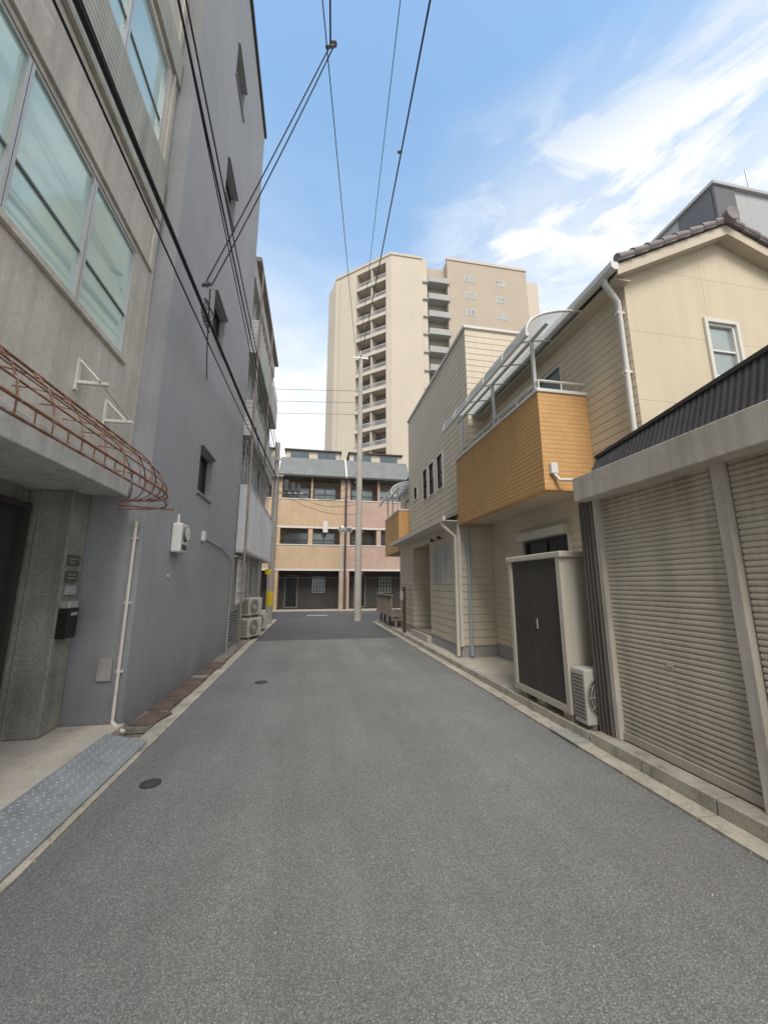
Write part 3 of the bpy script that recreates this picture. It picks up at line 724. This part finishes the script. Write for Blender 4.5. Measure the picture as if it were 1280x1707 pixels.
def canopy(parent,y0,y1,n=6):
    g=G(); ts=[(i/20)**1.2 for i in range(21)]
    vs=[];
    for t in ts: vs+=[arch(t,y0)+V((0,0,.018)),arch(t,y1)+V((0,0,.018))]
    g.add(vs,[(2*i,2*i+1,2*i+3,2*i+2) for i in range(20)],True)
    place('canopy_sheet',g,'poly',parent=parent)
    g=G()
    for k in range(n):
        yq=y0+(y1-y0)*k/(n-1); g.tube([arch(t,yq) for t in ts],.017,6)
    g.box(2.64,2.68,y0-.02,y1+.02,4.71,4.75)
    g.box(xw-.05,xw-.002,y0,y1,5.15,5.22)
    place('canopy_frame',g,'whitealu',parent=parent)
    g=G()
    g.cyl((2.99,y0-.0,4.96),(2.99,y1,4.96),.026,n=8)
    for yq in (y0+.40,(y0+y1)/2,y1-.25):
        g.box(2.97,3.012,yq-.021,yq+.021,4.16,4.95)
    place('canopy_post',g,'alu',parent=parent)
canopy(bal,4.12,7.42)

# ================================================================ HOUSE E
E_=thing('beige_siding_house',(5,10,0),'beige two storey house with flat parapet and corner downpipe','house')
x1,x2=2.95,3.30; y0,y1=7.56,13.0
F1=FX(x1,-1); F2=FX(x2,-1); Fs=FY(y0)
g=G(); h2=[(9.35,9.80,4.05,4.98),(10.1,10.55,4.05,4.98),(10.75,11.2,4.05,4.98),(11.9,12.3,4.3,4.7)]
g.wall(F2,y0,y1,2.9,7.4,h2,.06)
g.quad((x2,y0,2.9),(8,y0,2.9),(8,y0,7.4),(x2,y0,7.4)); g.quad((x2,y1,2.9),(8,y1,2.9),(8,y1,7.4),(x2,y1,7.4)); g.quad((x2,y0,7.38),(8,y0,7.38),(8,y1,7.38),(x2,y1,7.38))
h1=[(7.95,8.5,1.55,2.4),(8.62,9.2,1.55,2.4),(9.55,11.2,.3,2.55)]
g.wall(F1,y0,y1,.3,2.95,h1[:2]+[(9.55,11.2,.3,2.55)],.06)
g.quad((x1,y0,.3),(8,y0,.3),(8,y0,2.9),(x1,y0,2.9)); g.quad((x1,y1,.3),(8,y1,.3),(8,y1,2.9),(x1,y1,2.9))
g.quad((x1+.06,9.55,.3),(3.9,9.55,.3),(3.9,9.55,2.55),(x1+.06,9.55,2.55)); g.quad((x1+.06,11.2,.3),(3.9,11.2,.3),(3.9,11.2,2.55),(x1+.06,11.2,2.55))
g.quad((3.9,9.55,.3),(3.9,11.2,.3),(3.9,11.2,2.55),(3.9,9.55,2.55)); g.quad((x1+.06,9.55,2.55),(3.9,9.55,2.55),(3.9,11.2,2.55),(x1+.06,11.2,2.55))
place('wall',g,'sidingE',parent=E_)
for h in h2: window(E_,F2,*h,depth=.05,fm='darkframe',gm='glassK',nv=1,nh=2,fw=.03)
for h in h2:
    g=G(); g.fb(F2,h[0]-.035,h[1]+.035,h[3],h[3]+.035,.002,.02); g.fb(F2,h[0]-.035,h[1]+.035,h[2]-.035,h[2],.002,.02); g.fb(F2,h[0]-.035,h[0],h[2],h[3],.002,.02); g.fb(F2,h[1],h[1]+.035,h[2],h[3],.002,.02)
    place('window_trim',g,'whitetrim',parent=E_)
for h in h1[:2]: window(E_,F1,*h,depth=.05,fm='whitealu',gm='frost',nv=1,nh=1,fw=.045)
for h in h1[:2]:
    g=G()
    for k in range(9): g.fb(F1,h[0]+.03+.06*k,h[0]+.04+.06*k,h[2]-.02,h[3]+.02,.03,.04)
    g.fb(F1,h[0],h[1],h[2]+.1,h[2]+.115,.02,.03); g.fb(F1,h[0],h[1],h[3]-.1,h[3]-.085,.02,.03)
    place('window_grille',g,'alu',parent=E_)
g=G(); g.box(x1+.015,8,y0+.015,9.55,0,.3); g.box(x1+.015,8,11.2,y1,0,.3); place('foundation',g,'founding',parent=E_)
g=G(); g.box(2.85,3.9,9.56,11.19,.086,.25); place('porch_step',g,'terrazzo',parent=E_)
g=G(); g.box(3.86,3.898,9.9,10.8,.26,2.3); dd=place('door',g,'wood',parent=E_)
g=G(); g.box(3.82,3.859,10.7,10.73,1.0,1.5); place('handle',g,'alu',parent=dd)
g=G(); g.box(x2-.04,x2+.1,y0-.04,y1+.04,7.401,7.47); g.box(x2+.101,8,y0-.04,y0+.1,7.401,7.47); place('parapet_cap',g,'whitetrim',parent=E_)
g=G(); g.prism([(2.66,y0-.1,2.90),(x2,y0-.1,3.18),(x2,y0-.1,3.10),(2.66,y0-.1,2.83)],(0,y1-y0+.1,0)); place('eave_roof',g,'rooftile',parent=E_)
g=G(); g.box(2.60,2.66,y0-.1,y1,2.80,2.90); place('gutter',g,'whitetrim',parent=E_); 
g=G(); g.box(2.68,x1,y0-.08,y1,2.80,2.82); place('soffit',g,'whitetrim',parent=E_)
g=G(); g.tube([(2.63,y0+.02,2.82),(2.63,y0+.02,2.72),(x1-.05,y0+.03,2.5),(x1-.05,y0+.03,.12)],.04,10); place('downpipe',g,'creampipe',parent=E_)
g=G(); g.tube([(3.15,y0-.05,2.75),(3.15,y0-.05,.12)],.035,10); place('downpipe',g,'bluepipe',parent=E_)
for yy in (8.55,9.1):
    g=G(); g.cyl((x1-.001,yy-.02,2.56),(x1-.09,yy-.02,2.6),.015); g.cyl((x1-.09,yy-.02,2.62),(x1-.09,yy-.02,2.54),.025,.045); place('wall_lamp',g,'darkframe',parent=E_)
g=G(); g.box(x1-.02,x1-.001,11.45,11.75,1.5,1.56); place('name_plate',g,'whitealu',parent=E_)
g=G(); g.box(2.935,3.0,y0-.035,y0-.001,.3,2.8); place('corner_trim',g,'whitetrim',parent=E_)

# ================================================================ HOUSE F
Fh=thing('cream_balcony_house',(5,15,0),'cream two storey house with ochre balcony and clear canopy','house')
g=G(); g.box(3.7,8,13.02,16.1,.3,5.5); place('wall',g,'siding',parent=Fh)
g=G(); g.box(3.715,8,13.03,16.08,0,.3); place('foundation',g,'founding',parent=Fh)
g=G(); g.prism([(3.45,12.95,5.50),(5.85,12.95,6.5),(8.2,12.95,5.5)],(0,3.3,0)); place('roof',g,'rooftile',parent=Fh)
g=G(); g.box(2.94,3.06,13.1,15.7,2.65,4.1); g.box(3.06,3.698,13.1,13.22,2.65,4.1); g.box(3.06,3.698,15.58,15.7,2.65,4.1)
fb=place('balcony',g,'orange',parent=Fh)
g=G(); g.box(3.06,3.698,13.22,15.58,2.67,2.8); place('balcony_soffit',g,'creamwall',parent=fb)
g=G(); g.box(2.92,3.08,13.08,15.72,4.101,4.16); g.box(3.081,3.7,13.08,13.24,4.101,4.16); place('coping',g,'whitealu',parent=fb)
canopy(fb,13.12,15.6,5)
window(Fh,FX(3.7,-1),13.6,15.2,2.9,4.9,trim=1,gm='glassD')
window(Fh,FX(3.7,-1),13.8,15.2,.5,2.2,trim=1,gm='glassD')

P=thing('gate_post',(2.78,11.75,0),'dark brown wooden post with mailbox beside porch','post')
g=G(); g.box(2.745,2.83,11.7,11.8,.086,1.45); place('post',g,'wood',parent=P,bevel=.006)
g=G(); g.box(2.66,2.744,11.68,11.82,1.05,1.30); place('mailbox',g,'alu',parent=P,bevel=.006)
W=thing('wooden_deck',(2.6,14.2,0),'weathered timber deck with railing beside house','deck')
g=G(); g.box(2.60,3.5,12.9,15.9,.45,.52); place('platform',g,'greywood',parent=W)
for yy in (13,14,15,15.8):
    g=G(); g.box(2.75,2.83,yy-.04,yy+.04,.086,.449); place('leg',g,'greywood',parent=W)
g=G()
for k in range(16): yy=12.95+k*.19; g.box(2.62,2.66,yy,yy+.05,.521,1.12)
g.box(2.60,2.68,12.9,15.9,1.121,1.17)
place('railing',g,'greywood',parent=W)

# ================================================================ UTILITY POLES & CABLES
def pole(x,y,h,r0,r1,label):
    E=thing('utility_pole',(x,y,0),label,'utility pole','utility poles')
    g=G(); g.cyl((x,y,0),(x,y,h),r0,r1,n=20); place('shaft',g,'pole',parent=E)
    return E
P1=pole(1.95,16.8,12.6,.16,.10,'tall grey concrete utility pole at the road corner')
g=G(); g.box(1.95-.35,1.95+.35,16.72,16.80-.105,12.2,12.26); place('cross_arm',g,'alu',parent=P1)
for dx in (-.3,-.12,.12,.3):
    g=G(); g.cyl((1.95+dx,16.72,12.26),(1.95+dx,16.72,12.38),.035,n=8); place('insulator',g,'whitetrim',parent=P1)
for i in range(20):
    z=2+.45*i; s=-1 if i%2 else 1
    g=G(); g.cyl((1.95+s*.1,16.8,z),(1.95+s*.24,16.8,z),.008,n=5); place('step_bolt',g,'alu',parent=P1)
P2=pole(-1.62,16.0,7.4,.13,.10,'short grey utility pole with equipment boxes')
g=G(); g.cyl((-1.62,16,.7),(-1.62,16,1.25),.134,.133,n=20,cap=False); place('reflective_band',g,'yellow',parent=P2)
for xx,r in ((-1.2,.12),(-.92,.09),(-.68,.075)):
    g=G(); g.cyl((xx,15.95,5.3),(xx,15.95,5.3+r*4),r,r*.9,n=12); place('equipment_box',g,'moderndark',parent=P2)
for a in ((-1.5,-.5,15.97,16.02,5.22,5.28),(-1.9,-1.3,15.8,15.85,6.6,6.66),(-1.9,-1.3,15.8,15.85,5.9,5.96)):
    g=G(); g.box(*a); place('cross_arm',g,'alu',parent=P2)

def cable(p0,p1,sag,r,lab='thin black overhead cable strung between poles',n=28,wig=0):
    p0=V(p0);p1=V(p1); pts=[]
    for i in range(n+1):
        t=i/n; p=p0.lerp(p1,t); p.z-=sag*4*t*(1-t)
        if wig: p+=V((random.uniform(-wig,wig),0,random.uniform(-wig,wig)))
        pts.append(p)
    g=G(); g.tube(pts,r,6)
    mid=(p0+p1)/2
    o=place('overhead_cable',g,'cable',loc=tuple(mid)); o['label']=lab; o['category']='cable'; o['group']='overhead cables'
    return pts
cable((-1.44,-2.0,4.7),(-1.60,16,5.85),.12,.024,'thick black bundled cable running along the facades')
cable((-1.50,-2.0,4.62),(-1.62,16,5.7),.22,.010)
cable((-1.46,-2.0,5.0),(-1.62,16,6.0),.35,.009)
cable((-1.35,-2.0,7.15),(-1.6,15.8,6.7),.15,.013)
cable((-1.30,-2.0,7.3),(-1.5,15.8,6.7),.25,.010)
cable((-1.33,-2.0,7.45),(-1.7,15.8,6.66),.35,.008)
cable((1.02,-2.0,8.2),(1.85,16.7,11.75),.25,.014)
cable((.62,-2.0,9.4),(1.85,16.7,12.4),.10,.007)
cable((-.88,-2.0,7.0),(1.80,16.7,11.4),.05,.007)
jn=V((0.0,3.9,8.5)); bn=V((-1.58,5.0,5.62))
cable(jn,bn,.03,.009,'twin service wire dropping to building side cable'); cable(jn+V((.05,0,.02)),bn+V((.06,.05,0)),.08,.009,'twin service wire dropping to building side cable')
cable(jn,(-.1,2.6,9.6),.05,.012)
for p,lab in ((jn,'cluster of insulators hanging on overhead wire'),(bn,'cable splice clamp on bundled cable'),(V((1.13,1.4,8.72)),'small clamp on single overhead wire'),(V((1.33,5.6,9.38)),'small clamp on single overhead wire')):
    g=G(); nn=5 if 'small' not in lab else 2
    for k in range(nn):
        q=p+V((random.uniform(-.05,.05),random.uniform(-.04,.04),random.uniform(-.05,.05)))*(1 if nn>2 else .3); g.cyl(q-V((.03,0,.02)),q+V((.03,.01,.03)),.022,.016,n=8)
    o=place('cable_clamp',g,'moderndark',loc=tuple(p)); o['label']=lab; o['category']='cable clamp'; o['group']='cable clamps'
for z in (9.4,10.0,10.6):
    cable((-30,20,z+.8),(1.9,16.9,z),.4,.008)
for k in range(5):
    cable((-1.5+.1*k,15.9,5.3+.2*k),(1.9,16.8,4.6+.5*k),.35+.1*k,.009)
cable((-1.6,10,5.6),(-1.4,12.5,4.9),.4,.01); cable((-1.55,5.1,5.6),(-1.86,6.4,4.9),.25,.008)
for k in range(3):
    g=G(); c=bn+V((-.05,.25+.08*k,-.25)); R=.17+.03*k
    g.tube([c+V((.03*math.sin(3*t),R*.6*math.cos(t),R*math.sin(t))) for t in [2*math.pi*i/26 for i in range(27)]],.007,5)
    o=place('cable_loop',g,'cable',loc=tuple(c)); o['label']='slack coil of black cable hanging by the splice'; o['category']='cable'; o['group']='cable coils'

Mi=thing('traffic_mirror',(1.72,22.6,0),'pair of small round convex traffic mirrors on thin pole','traffic mirror')
g=G(); g.cyl((1.62,22.6,0),(1.62,22.6,4.9),.04,n=10); place('pole',g,'alu',parent=Mi)
for dx in (-.10,.32):
    g=G(); c=V((1.72+dx,22.5,4.72)); d=V((dx*.6,-1,-.12)).normalized(); g.cyl(c,c+d*.06,.20,.21,n=28); mm=place('mirror',g,'orangeplastic',parent=Mi)
    g=G(); g.cyl(c+d*.061,c+d*.085,.18,.12,n=28); place('mirror_face',g,'mirror',parent=mm)

# ================================================================ ROW HOUSES at end
def rowhouse(x0,x1,tile,label,yb=24.0):
    H=thing('row_house',((x0+x1)/2,yb+3,0),label,'house','three storey row houses')
    F=FY(yb)
    g=G()
    for a,b in ((2.45,3.88),(5.05,6.75)): g.fb(F,x0,x1,a,b,-.18,0)
    for u in (x0,x1-.28): g.fb(F,u,u+.28,0,2.449,-.6,-.003); g.fb(F,u,u+.28,3.881,5.049,-.18,-.003); g.fb(F,u,u+.28,6.751,8.3,-.18,-.003)
    g.box(x0,x1,yb+1.3,yb+8,0,8.3)
    for z in (2.45,5.05): g.box(x0,x1,yb+.181,yb+1.3,z,z+.15)
    place('wall',g,tile,parent=H)
    w=(x1-x0); xm=(x0+x1)/2
    g=G()
    for z in (3.88,6.75): g.fb(F,x0,x1,z+.001,z+.06,-.2,.03)
    for z in (2.40,5.0): g.fb(F,x0,x1,z-.06,z+.049,-.2,.02)
    place('balcony_cap',g,'whitetrim',parent=H)
    for a in ((xm-.14,xm+.14,3.942,4.94),(xm-.06,xm+.06,6.812,8.2)):
        g=G(); g.fb(F,*a,-1.2,-.02); place('balcony_divider',g,tile,parent=H)
    for z in (3.0,5.87):
        q=G(); q.cyl((x0+.3,yb+.08,z+1.22),(x1-.3,yb+.08,z+1.22),.03,n=6)
        n=int(w/.12)
        for i in range(n): xx=x0+.3+(w-.6)*i/(n-1); q.cyl((xx,yb+.08,z+.85),(xx,yb+.08,z+1.22),.012,n=4)
        place('balcony_railing',q,'black',parent=H)
    Fi=FY(yb+1.3)
    for z0,z1 in ((3.1,5.0),(5.95,8.0)):
        for k in range(2):
            a=x0+.45+(w-.7)*k/2; window(H,Fi,a,a+(w-.9)/2-.15,z0,z1,trim=1,fm='oldC',gm='glassT',nv=2,fw=.05)
    g=G(); g.prism([(x0,yb-.25,8.25),(x0,yb+1.2,9.85),(x0,yb+7,9.85),(x0,yb+8.1,8.25)],(w,0,0)); place('roof',g,'slate',parent=H)
    g=G(); g.box(x0,x1,yb-.32,yb-.15,8.15,8.27); g.box(x0-.06,x0+.06,yb-.1,yb+.1,0,8.14); place('gutter',g,'darkframe',parent=H)
    g=G(); g.prism([(x0-.05,yb-.28,8.32),(x0-.05,yb+1.2,9.95),(x0-.05,yb+1.2,9.80),(x0-.05,yb-.28,8.16)],(.1,0,0)); place('roof_verge',g,'whitetrim',parent=H)
    g=G(); g.box(x0+.3,x1-.3,yb+1.4,yb+6,9.85,10.4); lf=place('dormer',g,'creamwall',parent=H)
    g=G(); g.box(x0+.2,x1-.2,yb+1.25,yb+6.1,10.41,10.5); place('dormer_roof',g,'darkframe',parent=lf)
    for a,b in ((x0+.6,x0+1.8),(x1-1.8,x1-.6)):
        g=G(); g.box(a,b,yb+1.35,yb+1.398,9.9,10.33); place('dormer_window',g,'glassD',parent=lf)
    g=G()
    for i in range(int(w/.16)): xx=x0+.35+i*.16; g.box(xx,xx+.025,yb-.06,yb-.03,.1,1.9)
    g.box(x0+.3,x1-.3,yb-.055,yb-.035,1.9,1.95); g.box(x0+.3,x1-.3,yb-.055,yb-.035,.1,.15)
    place('gate',g,'black',parent=H)
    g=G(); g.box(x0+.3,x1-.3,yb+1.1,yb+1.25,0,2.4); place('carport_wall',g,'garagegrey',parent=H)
    window(H,FY(yb+1.09),x0+w*.55,x0+w*.55+.8,1.0,2.0,trim=1,fm='alu',gm='glassD',nv=4,nh=4,fw=.03)
    window(H,FY(yb+1.09),x0+w*.15,x0+w*.15+.8,.1,2.1,trim=1,fm='brownC',gm='glassK',nv=1,nh=1,fw=.06,name='door')
    return H
rowhouse(-2.3,1.9,'ochretile','three storey ochre tiled row house with slate roof')
rowhouse(1.95,6.2,'pinktile','three storey salmon tiled row house with slate roof')
rowhouse(-6.6,-2.35,'ochretile','three storey ochre tiled row house with slate roof')
g=G(); g.box(.55,.85,23.93,23.98,4.7,5.4); o=place('wall_sign',g,'whitetrim',loc=(.7,23.95,4.7)); o['label']='small white rectangular sign on ochre house'; o['category']='sign'
g=G(); g.quad((-8,23.25,.0),(8,23.25,.0),(8,24.4,.05),(-8,24.4,.05)); sett('forecourt_pavement',g,'kerb')

# ================================================================ TOWER
T=thing('apartment_tower',(15,66,0),'tall cream and tan apartment tower with stacked balconies','apartment block')
c0=V((12.3,59.7,0)); c1=V((2.7,67.8,0)); Ht=61.5
dL=(c1-c0); LL=dL.length; uL=dL.normalized(); nL=V((-uL.y,uL.x,0)); 
if nL.y>0: nL=-nL
FL=(c0,uL,nL)
fh=3.6
g=G()
g.wall(FL,0,LL,0,Ht,[(1.1,7.5,3,60.4)],2.0)
FT=(V((0,59.7,0)),V((1,0,0)),V((0,-1,0)))
g.wall(FT,12.3,18.1,0,Ht,[],.1)
g.quad((18.1,59.7,0),(18.1,63,0),(18.1,63,Ht),(18.1,59.7,Ht))
c1b=c1+V((-1.2,4,0)); g.quad(c1,c1b,c1b+V((0,0,Ht)),c1+V((0,0,Ht))); 
g.quad(c1b,V((6,85,0)),V((6,85,Ht)),c1b+V((0,0,Ht)))
g.add([c0+V((0,0,Ht)),c1+V((0,0,Ht)),c1b+V((0,0,Ht)),V((6,85,Ht)),V((41.8,85,Ht)),V((41.8,63,Ht)),V((18.1,63,Ht)),V((18.1,59.7,Ht))],[tuple(range(8))])
g.cur=1
g.wall(FT,23.1,39.4,0,Ht+.8,[],.1); g.quad((23.1,59.7,0),(23.1,63,0),(23.1,63,Ht+.8),(23.1,59.7,Ht+.8)); g.quad((23.1,59.7,Ht+.8),(39.4,59.7,Ht+.8),(39.4,75,Ht+.8),(23.1,75,Ht+.8))
g.cur=0
g.wall(FT,39.42,41.8,0,Ht-1.5,[],.1); g.quad((41.8,59.7,0),(41.8,85,0),(41.8,85,Ht),(41.8,59.7,Ht-1.5))
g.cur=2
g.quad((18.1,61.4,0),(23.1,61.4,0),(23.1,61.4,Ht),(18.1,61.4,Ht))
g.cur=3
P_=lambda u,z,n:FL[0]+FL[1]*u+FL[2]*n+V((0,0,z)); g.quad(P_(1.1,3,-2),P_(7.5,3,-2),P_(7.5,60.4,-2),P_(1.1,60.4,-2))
place('wall',g,['towerA','towerB','towerrec','towerdark'],parent=T)
for i in range(0,13):
    z=56.9-fh*i
    g=G(); g.fb(FL,1.12,7.48,z-.25,z+.40,-.0,.12); g.fb(FL,1.12,7.48,z-.15,z+.05,-1.95,-.001); g.fb(FL,4.1,4.35,z+.05,z+3.4,-1.9,-.1)
    b_=place('balcony',g,'towersl',parent=T)
    q=G(); q.fb(FL,1.15,7.45,z+1.15,z+1.24,.04,.08)
    for k in range(33): q.fb(FL,1.15+.195*k,1.20+.195*k,z+.40,z+1.15,.04,.08)
    place('railing',q,'alu',parent=b_)
    for a,b in ((1.7,3.7),(4.8,7.0)):
        g=G(); g.fb(FL,a,b,z+.1,z+2.5,-1.99,-1.93); place('window',g,'glassD',parent=T)
    g=G(); g.fb(FT,19.3,23.4,z-.15,z+1.0,.0,.35); g.fb(FT,18.3,23.08,z-.15,z+.05,-1.65,-.001); place('balcony',g,'bluegrey_sl',parent=T)
    g=G(); g.fb(FT,20.4,21.4,z+.1,z+2.2,-1.68,-1.6); place('door',g,'glassT',parent=T)
    if i<11:
        for u in (26.4,32.6):
            window(T,FT,u,u+2.2,z+1.2,z+2.5,trim=1,fm='towersl',gm='glassT',nv=2,fw=.14)
g=G(); g.box(18.15,19.2,60.0,61.3,0,Ht+.4); place('column',g,'towersl',parent=T)
g=G(); g.fb(FL,0,LL,Ht+.001,Ht+.5,-.4,.15); g.fb(FT,12.2,18.2,Ht+.001,Ht+.5,-.4,.15); g.fb(FT,23,39.5,Ht+.801,Ht+1.3,-.4,.15); place('parapet',g,'towerA',parent=T)
g=G(); g.box(42.5,50,66,80,0,54); wb=place('white_apartment_block',g,'towersl',loc=(46,70,0)); wb['label']='plain pale high rise block behind the tower'; wb['category']='building'
MG=thing('modern_grey_building',(27,22,0),'modern light grey clad building with dark vertical strip','building')
g=G(); g.box(22.6,36,15,30,0,24.8); place('wall',g,'modern',parent=MG)
g=G(); g.box(22.5,22.597,15.1,17.2,4,24.7); g.box(22.5,24.0,14.9,14.997,4,24.7); place('dark_strip',g,'moderndark',parent=MG)
g=G(); g.box(22.4,36.1,14.8,30.1,24.801,25.0); place('roof_cap',g,'modern',parent=MG)
g=G(); g.cyl((26.2,15.5,25.0),(26.2,15.5,27.5),.05,n=6); place('antenna',g,'alu',parent=MG)

# ================================================================ CAMERA
th=math.radians(10.73); ps=math.radians(10.42)
Fv=V((math.sin(ps)*math.cos(th),math.cos(ps)*math.cos(th),math.sin(th))); Rv=V((math.cos(ps),-math.sin(ps),0)); Uv=Rv.cross(Fv)
cam=bpy.data.cameras.new('camera'); co=bpy.data.objects.new('camera',cam); COL.objects.link(co); SC.camera=co
mt=Matrix((Rv,Uv,-Fv)).transposed().to_4x4(); mt.translation=V((0,0,1.5)); co.matrix_world=mt
cam.sensor_fit='HORIZONTAL'; cam.sensor_width=36; cam.lens=36*641/1280; cam.clip_end=2000; cam.clip_start=.05

# ================================================================ LIGHT
sd=V((-.04,-.75,.95)).normalized()
sun=bpy.data.lights.new('sun','SUN'); sun.energy=3.4; sun.angle=math.radians(28); sun.color=(1,.92,.82)
so=bpy.data.objects.new('sun',sun); COL.objects.link(so); so.rotation_euler=(-sd).to_track_quat('-Z','Y').to_euler(); so.location=(0,0,30)
w=bpy.data.worlds.new('World'); SC.world=w; w.use_nodes=True; nt=w.node_tree
bg=nt.nodes['Background']; sky=nd(nt,'ShaderNodeTexSky',sky_type='NISHITA'); sky.sun_disc=False
sky.sun_elevation=math.asin(sd.z); sky.sun_rotation=math.atan2(sd.x,sd.y); sky.air_density=1.2; sky.dust_density=1.5
tc=nd(nt,'ShaderNodeTexCoord'); gen=tc.outputs['Generated']
sp=nd(nt,'ShaderNodeSeparateXYZ'); nt.links.new(gen,sp.inputs[0])
n1=noise(nt,vscale(nt,gen,(1.7,1.7,6.0)),2.3,10,.61,.45)
n1b=noise(nt,vscale(nt,gen,(1.2,1.2,3.0)),1.6,4,.5,.2)
n2=noise(nt,vscale(nt,gen,(1,1,2)),2.0,6,.55,.3)
bz=mathn(nt,'SUBTRACT',sp.outputs[2],.700); bz=mathn(nt,'ABSOLUTE',bz)
band=mapr(nt,bz,.035,.145,1.,0.)
bx_=mapr(nt,sp.outputs[0],.15,.38,0.,1.)
band=mathn(nt,'MULTIPLY',band,bx_)
wisps=mapr(nt,n1,.36,.56,0.,1.)
soft=mapr(nt,n1b,.3,.7,.2,.65)
cl=mathn(nt,'MULTIPLY',mathn(nt,'MAXIMUM',wisps,soft),band)
haze=mathn(nt,'MULTIPLY',mapr(nt,n2,.42,.72,0.03,.5),mapr(nt,sp.outputs[2],.84,.58,0.,1.))
low=mathn(nt,'MULTIPLY',mapr(nt,sp.outputs[2],.70,.50,0.,1.),mapr(nt,n2,.34,.50,.6,1.))
back_fill=mapr(nt,sp.outputs[1],.2,-.3,0.,1.)  # unseen sky behind the camera whitened, added to raise the fill light
top=mapr(nt,sp.outputs[2],.90,.96,0.,.95)  # extra white cloud overhead, out of view, added to brighten the ambient
tot=mathn(nt,'ADD',mathn(nt,'MAXIMUM',cl,haze),mathn(nt,'MAXIMUM',mathn(nt,'MULTIPLY',low,.95),mathn(nt,'MAXIMUM',back_fill,top)),True)
vm=nd(nt,'ShaderNodeVectorMath',operation='MULTIPLY'); nt.links.new(sky.outputs[0],vm.inputs[0]); vm.inputs[1].default_value=(2.05,2.3,2.2)
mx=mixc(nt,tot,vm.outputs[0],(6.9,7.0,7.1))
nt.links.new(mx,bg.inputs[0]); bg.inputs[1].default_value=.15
SC.view_settings.view_transform='Standard'; SC.view_settings.look='None'; SC.view_settings.exposure=0
